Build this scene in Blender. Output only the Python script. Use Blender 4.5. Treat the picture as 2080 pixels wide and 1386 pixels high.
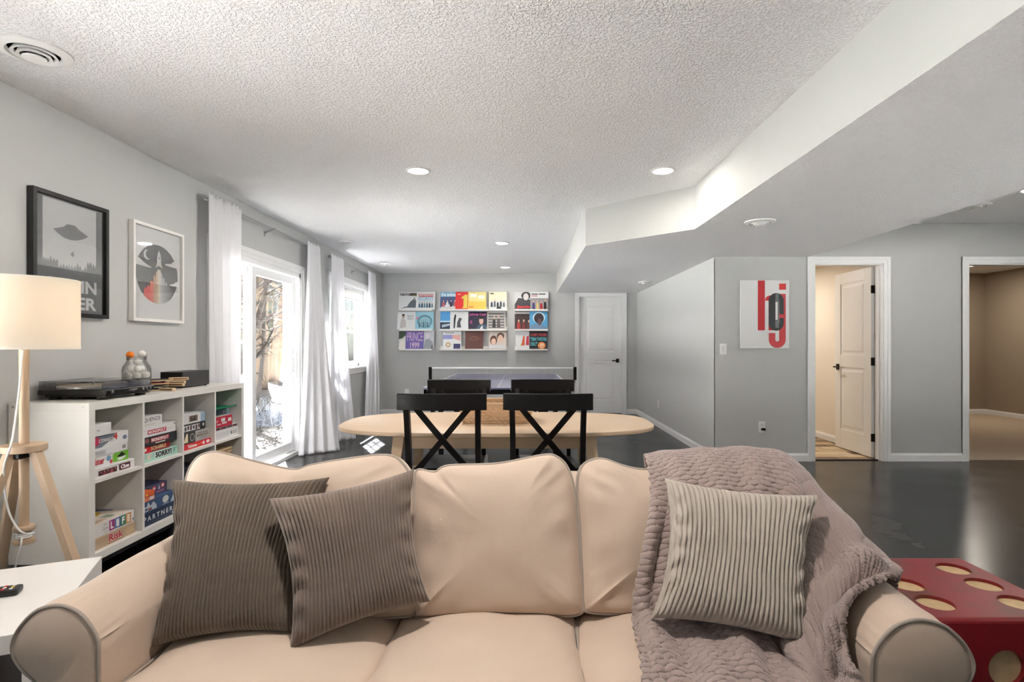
import bpy, bmesh, math, random
import numpy as np
from mathutils import Vector, Matrix, noise

# ------------------------------------------------------------------ camera, sky, sun, exposure
for o in list(bpy.data.objects):
    bpy.data.objects.remove(o, do_unlink=True)
SC = bpy.context.scene
COL = SC.collection
F, CX, CY, CAMZ = 1129.0, 1065.0, 702.0, 1.19      # focal length and principal point in photo pixels
cam_d = bpy.data.cameras.new('camera')
cam_d.sensor_width = 36.0
cam_d.lens = F / 2080.0 * 36.0
cam_d.shift_x = -(CX - 1040.0) / 2080.0
cam_d.shift_y = (CY - 693.0) / 2080.0
cam_d.clip_start = 0.05
cam = bpy.data.objects.new('camera', cam_d)
cam.location = (0, 0, CAMZ)
cam.rotation_euler = (math.pi / 2, 0, 0)
COL.objects.link(cam)
SC.camera = cam

world = bpy.data.worlds.new('sky')
SC.world = world
world.use_nodes = True
wn = world.node_tree
wn.nodes.clear()
w_out = wn.nodes.new('ShaderNodeOutputWorld')
w_bg = wn.nodes.new('ShaderNodeBackground')
w_sky = wn.nodes.new('ShaderNodeTexSky')
w_sky.sky_type = 'NISHITA'
w_sky.sun_disc = False
w_sky.sun_elevation = math.radians(42)
w_sky.sun_rotation = math.radians(-27)
w_sky.air_density = 1.0
w_sky.dust_density = 0.0
w_bg.inputs['Strength'].default_value = 0.022
wn.links.new(w_sky.outputs[0], w_bg.inputs['Color'])
wn.links.new(w_bg.outputs[0], w_out.inputs['Surface'])

sun_d = bpy.data.lights.new('sun', 'SUN')
sun_d.energy = 74.0
sun_d.angle = math.radians(0.6)
sun_d.color = (0.97, 0.98, 1.0)
sun = bpy.data.objects.new('sun', sun_d)
sun.rotation_euler = Vector((0.5, -1.0, -1.0)).to_track_quat('-Z', 'Y').to_euler()
sun.location = (-8, 16, 12)
COL.objects.link(sun)

SC.view_settings.view_transform = 'Standard'
SC.view_settings.look = 'None'
SC.view_settings.gamma = 1.0
SC.view_settings.use_curve_mapping = False
SC.view_settings.exposure = 1.38
LIGHT_W = 9.0            # watts of one recessed ceiling light
WARM = (1.0, 0.92, 0.84)
SC.cycles.use_denoising = True
SC.cycles.max_bounces = 10
SC.cycles.diffuse_bounces = 6
SC.cycles.transparent_max_bounces = 16
SC.cycles.caustics_reflective = False
SC.cycles.caustics_refractive = False
SC.cycles.sample_clamp_indirect = 0.0

random.seed(7)
PI = math.pi

def P(x, y, d):
    """photo pixel and distance in front of the camera -> point in the room"""
    return Vector(((x - CX) * d / F, d, CAMZ - (y - CY) * d / F))

# ------------------------------------------------------------------ materials
MATS = {}
def lin(c):
    return tuple(((v / 255.0) / 12.92 if v / 255.0 <= 0.04045 else ((v / 255.0 + 0.055) / 1.055) ** 2.4) for v in c)

def mat(name, rgb, rough=0.6, metal=0.0, spec=0.5, lin_in=False, var=0.0, var_scale=6.0, bump=0.0, bump_scale=60.0,
        bump_dist=0.004, sheen=0.0, coat=0.0, emis=None, emis_s=0.0, stretch=None):
    if name in MATS:
        return MATS[name]
    m = bpy.data.materials.new(name)
    m.use_nodes = True
    nt = m.node_tree
    b = nt.nodes['Principled BSDF']
    c = rgb if lin_in else lin(rgb)
    b.inputs['Base Color'].default_value = (*c, 1)
    b.inputs['Roughness'].default_value = rough
    b.inputs['Metallic'].default_value = metal
    b.inputs['Specular IOR Level'].default_value = spec
    if sheen:
        b.inputs['Sheen Weight'].default_value = sheen
        b.inputs['Sheen Roughness'].default_value = 0.4
    if coat:
        b.inputs['Coat Weight'].default_value = coat
        b.inputs['Coat Roughness'].default_value = 0.1
    if emis:
        b.inputs['Emission Color'].default_value = (*emis, 1)
        b.inputs['Emission Strength'].default_value = emis_s
    if var or bump:
        tc = nt.nodes.new('ShaderNodeTexCoord')
        src = tc.outputs['Object']
        if stretch:
            mp = nt.nodes.new('ShaderNodeMapping')
            mp.inputs['Scale'].default_value = stretch
            nt.links.new(src, mp.inputs['Vector'])
            src = mp.outputs[0]
    if var:
        n = nt.nodes.new('ShaderNodeTexNoise')
        n.inputs['Scale'].default_value = var_scale
        n.inputs['Detail'].default_value = 5
        nt.links.new(src, n.inputs['Vector'])
        r = nt.nodes.new('ShaderNodeMix')
        r.data_type = 'RGBA'
        r.inputs[6].default_value = (*[max(0, v * (1 - var)) for v in c], 1)
        r.inputs[7].default_value = (*[min(1, v * (1 + var)) for v in c], 1)
        nt.links.new(n.outputs['Fac'], r.inputs[0])
        nt.links.new(r.outputs[2], b.inputs['Base Color'])
    if bump:
        n2 = nt.nodes.new('ShaderNodeTexNoise')
        n2.inputs['Scale'].default_value = bump_scale
        n2.inputs['Detail'].default_value = 3
        nt.links.new(src, n2.inputs['Vector'])
        bp = nt.nodes.new('ShaderNodeBump')
        bp.inputs['Strength'].default_value = bump
        bp.inputs['Distance'].default_value = bump_dist
        nt.links.new(n2.outputs['Fac'], bp.inputs['Height'])
        nt.links.new(bp.outputs[0], b.inputs['Normal'])
    MATS[name] = m
    return m

def ink(rgb):
    return mat('print_%d_%d_%d' % tuple(rgb), rgb, 0.55)

def textured_ceiling():
    m = mat('ceiling_texture', (243, 243, 243), 0.9)
    nt = m.node_tree
    b = nt.nodes['Principled BSDF']
    tc = nt.nodes.new('ShaderNodeTexCoord')
    n = nt.nodes.new('ShaderNodeTexNoise')
    n.inputs['Scale'].default_value = 78
    n.inputs['Detail'].default_value = 2.5
    n.inputs['Distortion'].default_value = 0.6
    nt.links.new(tc.outputs['Object'], n.inputs['Vector'])
    rp = nt.nodes.new('ShaderNodeValToRGB')
    rp.color_ramp.elements[0].position = 0.47
    rp.color_ramp.elements[1].position = 0.62
    nt.links.new(n.outputs['Fac'], rp.inputs[0])
    bp = nt.nodes.new('ShaderNodeBump')
    bp.inputs['Strength'].default_value = 0.6
    bp.inputs['Distance'].default_value = 0.009
    nt.links.new(rp.outputs[0], bp.inputs['Height'])
    nt.links.new(bp.outputs[0], b.inputs['Normal'])
    return m

def floor_paint():
    m = mat('black_floor_paint', (30, 30, 34), 0.2, spec=0.4)
    nt = m.node_tree
    b = nt.nodes['Principled BSDF']
    tc = nt.nodes.new('ShaderNodeTexCoord')
    mp = nt.nodes.new('ShaderNodeMapping')
    mp.inputs['Scale'].default_value = (1.2, 7.0, 1)
    mp.inputs['Rotation'].default_value = (0, 0, 0.5)
    nt.links.new(tc.outputs['Object'], mp.inputs['Vector'])
    n = nt.nodes.new('ShaderNodeTexNoise')
    n.inputs['Scale'].default_value = 7
    n.inputs['Detail'].default_value = 8
    n.inputs['Roughness'].default_value = 0.7
    nt.links.new(mp.outputs[0], n.inputs['Vector'])
    rp = nt.nodes.new('ShaderNodeValToRGB')
    e = rp.color_ramp.elements
    e[0].position = 0.66; e[0].color = (*lin((27, 27, 31)), 1)
    e[1].position = 0.80; e[1].color = (*lin((96, 98, 104)), 1)
    nt.links.new(n.outputs['Fac'], rp.inputs[0])
    nt.links.new(rp.outputs[0], b.inputs['Base Color'])
    n2 = nt.nodes.new('ShaderNodeTexNoise')
    n2.inputs['Scale'].default_value = 2.2
    n2.inputs['Detail'].default_value = 6
    nt.links.new(tc.outputs['Object'], n2.inputs['Vector'])
    mr = nt.nodes.new('ShaderNodeMapRange')
    mr.inputs['To Min'].default_value = 0.14
    mr.inputs['To Max'].default_value = 0.34
    nt.links.new(n2.outputs['Fac'], mr.inputs['Value'])
    nt.links.new(mr.outputs[0], b.inputs['Roughness'])
    bp = nt.nodes.new('ShaderNodeBump')
    bp.inputs['Strength'].default_value = 0.12
    bp.inputs['Distance'].default_value = 0.004
    nt.links.new(n2.outputs['Fac'], bp.inputs['Height'])
    nt.links.new(bp.outputs[0], b.inputs['Normal'])
    return m

def wood(name, rgb, rough=0.45, stretch=(1.5, 22, 22), amt=0.16):
    return mat(name, rgb, rough, var=amt, var_scale=3.0, stretch=stretch)

def clear_glass(name, tint=(1, 1, 1), refl=0.5):
    """thin clear sheet: straight-through transmission with a Fresnel reflection"""
    if name in MATS:
        return MATS[name]
    m = bpy.data.materials.new(name)
    m.use_nodes = True
    nt = m.node_tree
    nt.nodes.clear()
    out = nt.nodes.new('ShaderNodeOutputMaterial')
    tr = nt.nodes.new('ShaderNodeBsdfTransparent')
    tr.inputs[0].default_value = (*tint, 1)
    gl = nt.nodes.new('ShaderNodeBsdfGlossy')
    gl.inputs['Roughness'].default_value = 0.02
    fr = nt.nodes.new('ShaderNodeFresnel')
    fr.inputs['IOR'].default_value = 1.45
    mul = nt.nodes.new('ShaderNodeMath')
    mul.operation = 'MULTIPLY'
    mul.inputs[1].default_value = refl
    mx = nt.nodes.new('ShaderNodeMixShader')
    nt.links.new(fr.outputs[0], mul.inputs[0])
    nt.links.new(mul.outputs[0], mx.inputs[0])
    nt.links.new(tr.outputs[0], mx.inputs[1])
    nt.links.new(gl.outputs[0], mx.inputs[2])
    nt.links.new(mx.outputs[0], out.inputs['Surface'])
    MATS[name] = m
    return m

def translucent_cloth(name, rgb, amount):
    if name in MATS:
        return MATS[name]
    m = bpy.data.materials.new(name)
    m.use_nodes = True
    nt = m.node_tree
    nt.nodes.clear()
    out = nt.nodes.new('ShaderNodeOutputMaterial')
    d = nt.nodes.new('ShaderNodeBsdfDiffuse')
    t = nt.nodes.new('ShaderNodeBsdfTranslucent')
    c = lin(rgb)
    d.inputs[0].default_value = (*c, 1)
    t.inputs[0].default_value = (*c, 1)
    mx = nt.nodes.new('ShaderNodeMixShader')
    mx.inputs[0].default_value = amount
    nt.links.new(d.outputs[0], mx.inputs[1])
    nt.links.new(t.outputs[0], mx.inputs[2])
    nt.links.new(mx.outputs[0], out.inputs['Surface'])
    MATS[name] = m
    return m

WALL = mat('grey_wall_paint', (194, 195, 194), 0.75, bump=0.04, bump_scale=180, bump_dist=0.002)
TRIM = mat('white_trim_paint', (238, 238, 238), 0.4)
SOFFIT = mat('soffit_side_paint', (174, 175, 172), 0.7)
CEIL = textured_ceiling()
FLOOR = floor_paint()
BLACK = mat('black_wood_paint', (12, 12, 14), 0.42, spec=0.22, var=0.25, var_scale=12)
BLKMETAL = mat('black_metal', (20, 20, 21), 0.35, metal=0.6)
STEEL = mat('brushed_steel', (170, 170, 172), 0.3, metal=1.0)
PLASTICW = mat('white_plastic', (240, 240, 238), 0.35)
VINYL = mat('white_vinyl_frame', (242, 243, 244), 0.35)
LAMINATE = mat('white_laminate', (233, 231, 227), 0.35)
GLASS = clear_glass('window_glass', (1, 1, 1), 0.15)
CREAMW = mat('cream_wall_paint', (232, 224, 212), 0.7)
TAUPE = mat('taupe_wall_paint', (160, 146, 128), 0.75)

# ------------------------------------------------------------------ mesh helpers
class MB:
    def __init__(s):
        s.v = []; s.f = []; s.mi = []
    def add(s, vs, fs, mi=0):
        k = len(s.v)
        s.v += [tuple(p) for p in vs]
        s.f += [tuple(i + k for i in f) for f in fs]
        s.mi += [mi] * len(fs)
        return s
    def box(s, x0, x1, y0, y1, z0, z1, bev=0.0, mi=0, seg=2):
        bm = bmesh.new()
        r = bmesh.ops.create_cube(bm, size=1.0)
        bmesh.ops.scale(bm, vec=(x1 - x0, y1 - y0, z1 - z0), verts=bm.verts)
        bmesh.ops.translate(bm, vec=((x0 + x1) / 2, (y0 + y1) / 2, (z0 + z1) / 2), verts=bm.verts)
        if bev:
            bmesh.ops.bevel(bm, geom=list(bm.edges), offset=bev, segments=seg, profile=0.5, affect='EDGES')
        bm.verts.index_update()
        s.add([v.co[:] for v in bm.verts], [[v.index for v in f.verts] for f in bm.faces], mi)
        bm.free()
        return s
    def bar(s, a, b, w, h, up=(0, 0, 1), w2=None, h2=None):
        """straight beam of rectangular section from a to b"""
        a = Vector(a); b = Vector(b); d = (b - a).normalized()
        up = Vector(up)
        sx = d.cross(up).normalized(); sy = sx.cross(d).normalized()
        w2 = w if w2 is None else w2; h2 = h if h2 is None else h2
        vs = []
        for p, ww, hh in ((a, w, h), (b, w2, h2)):
            for i, j in ((-1, -1), (1, -1), (1, 1), (-1, 1)):
                vs.append(p + sx * i * ww / 2 + sy * j * hh / 2)
        s.add(vs, [(0, 3, 2, 1), (4, 5, 6, 7), (0, 1, 5, 4), (1, 2, 6, 5), (2, 3, 7, 6), (3, 0, 4, 7)])
        return s
    def sweep(s, pts, sec, up=(0, 0, 1), closed=False):
        """sweep a section (list of (a,b)) along points"""
        pts = [Vector(p) for p in pts]; n = len(pts); m = len(sec); up = Vector(up)
        vs = []
        for i, p in enumerate(pts):
            if closed:
                d = pts[(i + 1) % n] - pts[i - 1]
            else:
                d = pts[min(i + 1, n - 1)] - pts[max(i - 1, 0)]
            d.normalize()
            sx = d.cross(up)
            if sx.length < 1e-4:
                sx = d.cross(Vector((0.3, 1, 0.1)))
            sx.normalize(); sy = sx.cross(d)
            for a, b in sec:
                vs.append(p + sx * a + sy * b)
        fs = []
        for i in range(n if closed else n - 1):
            for j in range(m):
                fs.append((i * m + j, i * m + (j + 1) % m, ((i + 1) % n) * m + (j + 1) % m, ((i + 1) % n) * m + j))
        if not closed:
            fs.append(tuple(range(m))[::-1]); fs.append(tuple((n - 1) * m + j for j in range(m)))
        s.add(vs, fs)
        return s
    def tube(s, pts, r, sides=8, closed=False):
        """round tube along points with a radius or a radius per point (parallel transport)"""
        pts = [Vector(p) for p in pts]; n = len(pts)
        rr = r if isinstance(r, (list, tuple)) else [r] * n
        vs = []; prev = None
        for i, p in enumerate(pts):
            d = (pts[(i + 1) % n] - pts[i - 1]) if closed else (pts[min(i + 1, n - 1)] - pts[max(i - 1, 0)])
            if d.length < 1e-9: d = Vector((0, 0, 1))
            d.normalize()
            if prev is None:
                q = Vector((0, 0, 1)) if abs(d.z) < 0.9 else Vector((1, 0, 0))
                prev = (q - d * q.dot(d)).normalized()
            else:
                prev = (prev - d * prev.dot(d))
                prev = prev.normalized() if prev.length > 1e-6 else d.orthogonal().normalized()
            b = d.cross(prev)
            for j in range(sides):
                a = 2 * PI * j / sides
                vs.append(p + (prev * math.cos(a) + b * math.sin(a)) * rr[i])
        fs = []
        for i in range(n if closed else n - 1):
            for j in range(sides):
                fs.append((i * sides + j, i * sides + (j + 1) % sides, ((i + 1) % n) * sides + (j + 1) % sides, ((i + 1) % n) * sides + j))
        if not closed:
            fs.append(tuple(range(sides))[::-1]); fs.append(tuple((n - 1) * sides + j for j in range(sides)))
        s.add(vs, fs)
        return s
    def lathe(s, prof, c=(0, 0, 0), seg=32, cap=True, ax='z'):
        """prof: list of (radius, height)"""
        vs = []; fs = []
        n = len(prof)
        for r, h in prof:
            for j in range(seg):
                a = 2 * PI * j / seg
                q = (r * math.cos(a), r * math.sin(a), h)
                if ax == 'y': q = (q[0], q[2], -q[1])
                if ax == 'x': q = (q[2], q[0], q[1])
                vs.append((c[0] + q[0], c[1] + q[1], c[2] + q[2]))
        for i in range(n - 1):
            for j in range(seg):
                fs.append((i * seg + j, i * seg + (j + 1) % seg, (i + 1) * seg + (j + 1) % seg, (i + 1) * seg + j))
        if cap:
            fs.append(tuple(range(seg))[::-1]); fs.append(tuple((n - 1) * seg + j for j in range(seg)))
        s.add(vs, fs)
        return s
    def prism(s, poly, z0, z1, mi_side=0, mi_cap=0, flip=None):
        """extrude an xy polygon between z0 and z1"""
        n = len(poly)
        k = len(s.v)
        s.v += [(x, y, z0) for x, y in poly] + [(x, y, z1) for x, y in poly]
        for i in range(n):
            s.f.append((k + i, k + (i + 1) % n, k + n + (i + 1) % n, k + n + i)); s.mi.append(mi_side)
        s.f.append(tuple(k + i for i in range(n))[::-1]); s.mi.append(mi_cap)
        s.f.append(tuple(k + n + i for i in range(n))); s.mi.append(mi_cap)
        return s
    def grid(s, arr, closed_u=False):
        """arr: (rows, cols, 3) points"""
        R, C = arr.shape[:2]
        fs = []
        for i in range(R - 1):
            for j in range(C if closed_u else C - 1):
                fs.append((i * C + j, i * C + (j + 1) % C, (i + 1) * C + (j + 1) % C, (i + 1) * C + j))
        s.add(arr.reshape(-1, 3).tolist(), fs)
        return s
    def xf(s, M):
        s.v = [tuple(M @ Vector(p)) for p in s.v]
        return s
    def build(s, name, m, parent=None, world=True, smooth=False, angle=35, normals=True):
        me = bpy.data.meshes.new(name)
        vs = s.v
        off = Vector((0, 0, 0)); loc = Vector((0, 0, 0))
        if parent is not None and world:
            p = parent
            while p is not None:
                off += p.location; p = p.parent
        if parent is None and world:
            a = np.array(vs)
            mn, mx = a.min(0), a.max(0)
            loc = Vector(((mn[0] + mx[0]) / 2, (mn[1] + mx[1]) / 2, mn[2])); off = loc
        me.from_pydata([(p[0] - off.x, p[1] - off.y, p[2] - off.z) for p in vs], [], s.f)
        ms = m if isinstance(m, (list, tuple)) else [m]
        for q in ms: me.materials.append(q)
        if len(ms) > 1: me.polygons.foreach_set('material_index', s.mi)
        if normals:
            bm = bmesh.new(); bm.from_mesh(me)
            bmesh.ops.recalc_face_normals(bm, faces=bm.faces)
            bm.to_mesh(me); bm.free()
        if smooth:
            me.polygons.foreach_set('use_smooth', [True] * len(me.polygons))
            me.set_sharp_from_angle(angle=math.radians(angle))
        me.update()
        o = bpy.data.objects.new(name, me)
        o.location = loc
        COL.objects.link(o)
        if parent is not None: o.parent = parent
        return o

def tag(o, label, cat, group=None, kind=None):
    o['label'] = label; o['category'] = cat
    if group: o['group'] = group
    if kind: o['kind'] = kind
    return o

def thing(name, label, cat, loc=(0, 0, 0), group=None, rotz=0.0, kind=None):
    o = bpy.data.objects.new(name, None)
    o.empty_display_size = 0.1
    o.location = loc; o.rotation_euler = (0, 0, rotz)
    COL.objects.link(o)
    return tag(o, label, cat, group, kind)

def struct(name, mb, m, label, cat, parent=None, **kw):
    o = mb.build(name, m, parent, **kw)
    if parent is None:
        tag(o, label, cat, kind='structure')
    return o

def copy_tree(o, parent=None, label=None):
    c = o.copy(); COL.objects.link(c)
    if parent is not None: c.parent = parent
    if label: c['label'] = label
    for ch in list(o.children): copy_tree(ch, c)
    return c

def text_poly(txt, bold=0.0, spacing=1.0):
    """outline letters as 2-D triangles, fitted to the unit square"""
    cu = bpy.data.curves.new('letters', 'FONT')
    cu.body = txt; cu.size = 1.0; cu.offset = bold; cu.space_character = spacing; cu.resolution_u = 3
    ob = bpy.data.objects.new('letters', cu)
    COL.objects.link(ob)
    me = ob.to_mesh()
    vs = [(v.co.x, v.co.y) for v in me.vertices]; fs = [tuple(p.vertices) for p in me.polygons]
    ob.to_mesh_clear()
    bpy.data.objects.remove(ob, do_unlink=True); bpy.data.curves.remove(cu)
    a = np.array(vs); mn = a.min(0); sz = np.maximum(a.max(0) - mn, 1e-6)
    return ((a - mn) / sz).tolist(), fs

def prints(parent, o, u, v, W, H, spec, off0=0.0006, step=0.0004, world=True):
    """flat print on a face: o = lower-left corner, u / v unit vectors, spec in 0..1 of W x H"""
    o = Vector(o); u = Vector(u); v = Vector(v); n = u.cross(v).normalized()
    for k, it in enumerate(spec):
        kind, rgb = it[0], it[1]
        if kind == 'r':
            x0, y0, x1, y1 = it[2:6]; pts = [(x0, y0), (x1, y0), (x1, y1), (x0, y1)]; fs = [(0, 1, 2, 3)]; nm = 'printed_panel'
        elif kind == 'e':
            cx, cy, rx, ry = it[2:6]
            pts = [(cx + rx * math.cos(2 * PI * j / 28), cy + ry * math.sin(2 * PI * j / 28)) for j in range(28)]
            fs = [tuple(range(28))]; nm = 'printed_disc'
        elif kind == 'p':
            pts = it[2]; fs = [tuple(range(len(pts)))]; nm = 'printed_shape'
        elif kind == 'm':
            pts, fs = it[2], it[3]; nm = 'printed_shape'
        elif kind == 't':
            txt, x0, y0, x1, y1 = it[2:7]
            bold = it[7] if len(it) > 7 else 0.02
            pts, fs = text_poly(txt, bold)
            pts = [(x0 + p[0] * (x1 - x0), y0 + p[1] * (y1 - y0)) for p in pts]; nm = 'lettering'
        q = off0 + k * step
        mb = MB().add([o + u * (p[0] * W) + v * (p[1] * H) + n * q for p in pts], fs)
        mb.build(nm, ink(rgb), parent, world=world, normals=False)

def nz(x, y, z):
    return noise.noise(Vector((x, y, z)))


# ------------------------------------------------------------------ room shell
XL, XR, YB, YH, HC, HS = -2.47, 1.957, 9.65, 5.71, 2.44, 2.10    # left wall, right wall, back wall, hall wall, ceiling, soffit
YREAR, XFAR = -2.3, 6.1
DY0, DY1, DZ = 4.40, 6.14, 1.98             # patio door opening in the left wall
WY0, WY1, WZ0, WZ1 = 7.06, 8.74, 0.87, 2.05  # window opening in the left wall

struct('floor', MB().box(XL - 0.2, XFAR, YREAR, YH + 0.055, -0.1, 0).box(XL - 0.2, XR + 0.06, YH + 0.055, YB + 0.2, -0.1, 0), FLOOR,
       'glossy black painted floor with pale scratches', 'floor')
struct('ceiling', MB().box(XL - 0.2, 8.2, YREAR - 0.2, YB + 0.25, HC, HC + 0.12), CEIL, 'white knockdown textured ceiling', 'ceiling')
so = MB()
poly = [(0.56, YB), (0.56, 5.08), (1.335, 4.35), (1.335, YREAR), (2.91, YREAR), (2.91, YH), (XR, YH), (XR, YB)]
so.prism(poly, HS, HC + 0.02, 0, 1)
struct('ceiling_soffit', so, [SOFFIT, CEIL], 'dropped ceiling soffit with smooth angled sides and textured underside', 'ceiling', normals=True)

wl = MB()
T = 0.2
NY0, NY1, NZ0, NZ1 = 0.1, 2.1, 0.45, 2.05   # added window in the left wall, out of view, lets in daylight
for y0, y1, z0, z1 in ((YREAR, NY0, 0, HC), (NY0, NY1, 0, NZ0), (NY0, NY1, NZ1, HC), (NY1, DY0, 0, HC), (DY0, DY1, DZ, HC), (DY1, WY0, 0, HC), (WY0, WY1, 0, WZ0), (WY0, WY1, WZ1, HC), (WY1, YB + 0.2, 0, HC)):
    wl.box(XL - T, XL, y0, y1, z0, z1)
struct('wall_left', wl, WALL, 'grey painted wall with the glass patio door and window', 'wall')
BD0, BD1 = 0.945, 1.71
wb = MB().box(XL, BD0, YB, YB + 0.2, 0, HC).box(BD1, XR + 0.14, YB, YB + 0.2, 0, HC).box(BD0, BD1, YB, YB + 0.2, 2.045, HC).box(BD0, BD1, YB + 0.12, YB + 0.2, 0, 2.045)  # last box is an added panel stopping daylight behind the closed door
struct('wall_back', wb, WALL, 'grey painted end wall behind the picture ledges', 'wall')
struct('wall_right', MB().box(XR, XR + 0.13, YH, YB, 0, HC), WALL, 'long pale grey wall running to the closed white door', 'wall')
H0, H1, G0, G1, HZ = 2.975, 3.69, 4.557, 5.36, 2.035
wh = MB()
for x0, x1, z0, z1 in ((XR + 0.13, H0, 0, HC), (H0, H1, HZ, HC), (H1, G0, 0, HC), (G0, G1, HZ, HC), (G1, 8.14, 0, HC)):
    wh.box(x0, x1, YH, YH + 0.115, z0, z1)
wh.box(XR, XR + 0.13, YH - 0.0005, YH + 0.02, 0, HC)
struct('wall_hall', wh, WALL, 'grey wall with the red and black poster and two doorways', 'wall')
struct('wall_rear', MB().box(XL - 0.2, XFAR + 0.12, YREAR - 0.15, YREAR, 0, HC), WALL, 'grey wall opposite the picture ledges', 'wall')
def fill_window(name, label, M, w, h, nlite):  # added windows out of view, bring daylight to ceiling and walls
    t = thing(name, label, 'window', M.to_translation(), kind='structure')
    R_ = M.to_3x3().to_4x4()
    fr = MB().box(0, w, -0.06, 0.06, 0, 0.05).box(0, w, -0.06, 0.06, h - 0.05, h).box(0, 0.05, -0.06, 0.06, 0, h).box(w - 0.05, w, -0.06, 0.06, 0, h)
    for k in range(1, nlite): fr.box(w * k / nlite - 0.025, w * k / nlite + 0.025, -0.05, 0.05, 0, h)
    fr.xf(R_).build('frame', VINYL, t, world=False)
    for k in range(nlite):
        MB().box(w * k / nlite + 0.03, w * (k + 1) / nlite - 0.03, -0.003, 0.003, 0.05, h - 0.05).xf(R_).build('pane', GLASS, t, world=False)
fill_window('fill_window_2', 'added unseen white window beside the floor lamp', Matrix.Translation((XL - 0.1, NY0, NZ0)) @ Matrix.Rotation(PI / 2, 4, 'Z'), NY1 - NY0, NZ1 - NZ0, 3)
QY0, QY1, QZ0, QZ1 = 0.5, 3.4, 0.3, 2.0     # added unseen window in the far right wall, brightens the right side
struct('wall_far_right', MB().box(XFAR, XFAR + 0.12, YREAR, QY0, 0, HC).box(XFAR, XFAR + 0.12, QY1, YH, 0, HC).box(XFAR, XFAR + 0.12, QY0, QY1, 0, QZ0).box(XFAR, XFAR + 0.12, QY0, QY1, QZ1, HC), WALL, 'grey side wall past the doorways', 'wall')
fill_window('fill_window_3', 'added unseen white window in the side wall past the doorways', Matrix.Translation((XFAR + 0.06, QY0, QZ0)) @ Matrix.Rotation(PI / 2, 4, 'Z'), QY1 - QY0, QZ1 - QZ0, 4)
# side room behind the open door
struct('wall_bathroom_right', MB().box(3.80, 3.9, YH + 0.115, 8.4, 0, 2.25), CREAMW, 'cream wall behind the open white door', 'wall')
struct('wall_bathroom_back', MB().box(2.087, 3.9, 8.4, 8.5, 0, 2.25), CREAMW, 'cream wall at the end of the side room', 'wall')
struct('wall_bathroom_left', MB().box(2.087, 2.14, YH + 0.115, 8.4, 0, 2.25), CREAMW, 'cream side wall of the side room', 'wall')
struct('ceiling_bathroom', MB().box(2.087, 3.9, YH + 0.115, 8.5, 2.2, 2.3), mat('cream_ceiling', (225, 216, 202), 0.8), 'cream ceiling of the side room', 'ceiling')
fb = struct('floor_bathroom', MB().box(2.087, 3.9, YH + 0.055, 8.5, -0.1, -0.004), mat('dark_grout', (60, 52, 44), 0.8), 'wood look plank floor in mixed browns beyond the open door', 'floor')
plank_m = [wood('plank_' + str(i), c, 0.5, (3, 20, 20)) for i, c in enumerate(((196, 172, 138), (152, 128, 98), (122, 100, 76), (214, 194, 164)))]
pm = None
for r in range(15):
    for c in range(4):
        x0 = 2.1 + c * 0.45 + (r % 3) * 0.15 - 0.15
        x1 = min(x0 + 0.444, 3.79); x0 = max(x0, 2.15)
        y0 = YH + 0.06 + r * 0.15
        if x1 - x0 > 0.05:
            MB().box(x0, x1, y0, y0 + 0.145, -0.004, 0.001 + 0.001 * ((r + c) % 2)).build('plank', plank_m[(r * 2 + c * 3 + r // 2) % 4], fb)
# room beyond the right-hand doorway
struct('wall_bedroom_back', MB().box(4.3, 8.14, 9.67, 9.8, 0, HC), TAUPE, 'taupe wall at the back of the carpeted room', 'wall')
struct('wall_bedroom_right', MB().box(8.02, 8.14, YH + 0.115, 9.67, 0, HC), TAUPE, 'taupe side wall of the carpeted room', 'wall')
struct('wall_bedroom_left', MB().box(4.2, 4.3, YH + 0.115, 9.8, 0, HC), TAUPE, 'taupe wall beside the doorway of the carpeted room', 'wall')
struct('floor_bedroom', MB().box(4.3, 8.02, YH + 0.055, 9.67, -0.1, 0.004),
       mat('tan_carpet', (196, 176, 150), 0.95, var=0.12, var_scale=160, bump=0.6, bump_scale=260, bump_dist=0.006, sheen=0.2), 'tan carpet floor beyond the right doorway', 'floor')

def base_profile(mb, x0, y0, x1, y1, nx, ny, h=0.083, t=0.014):
    """baseboard from (x0,y0) to (x1,y1), nx,ny = direction into the room"""
    sec = [(0, 0), (t, 0), (t, h * 0.72), (t * 0.7, h * 0.86), (t * 0.45, h), (0, h)]
    vs = []
    for (x, y) in ((x0, y0), (x1, y1)):
        vs += [(x + nx * a, y + ny * a, b) for a, b in sec]
    m = len(sec)
    mb.add(vs, [(j, (j + 1) % m, m + (j + 1) % m, m + j) for j in range(m)] + [tuple(range(m)), tuple(m + j for j in range(m))])
    return mb
b = MB(); base_profile(b, XL, YREAR, XL, DY0 - 0.07, 1, 0); base_profile(b, XL, DY1 + 0.07, XL, YB, 1, 0)
struct('baseboard_left', b, TRIM, 'white baseboard along the window wall', 'baseboard')
b = MB(); base_profile(b, XL + 0.014, YB, BD0 - 0.065, YB, 0, -1); base_profile(b, BD1 + 0.065, YB, XR, YB, 0, -1)
struct('baseboard_back', b, TRIM, 'white baseboard along the end wall', 'baseboard')
b = MB(); base_profile(b, XR, YH - 0.014, XR, YB - 0.014, -1, 0)
struct('baseboard_right', b, TRIM, 'white baseboard along the long pale wall', 'baseboard')
b = MB(); base_profile(b, XR - 0.014, YH, H0 - 0.065, YH, 0, -1); base_profile(b, H1 + 0.065, YH, G0 - 0.065, YH, 0, -1); base_profile(b, G1 + 0.065, YH, XFAR, YH, 0, -1)
struct('baseboard_hall', b, TRIM, 'white baseboard below the red and black poster', 'baseboard')
b = MB(); base_profile(b, 4.3, 9.67, 8.02, 9.67, 0, -1); base_profile(b, 8.02, 5.83, 8.02, 9.66, -1, 0)
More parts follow.
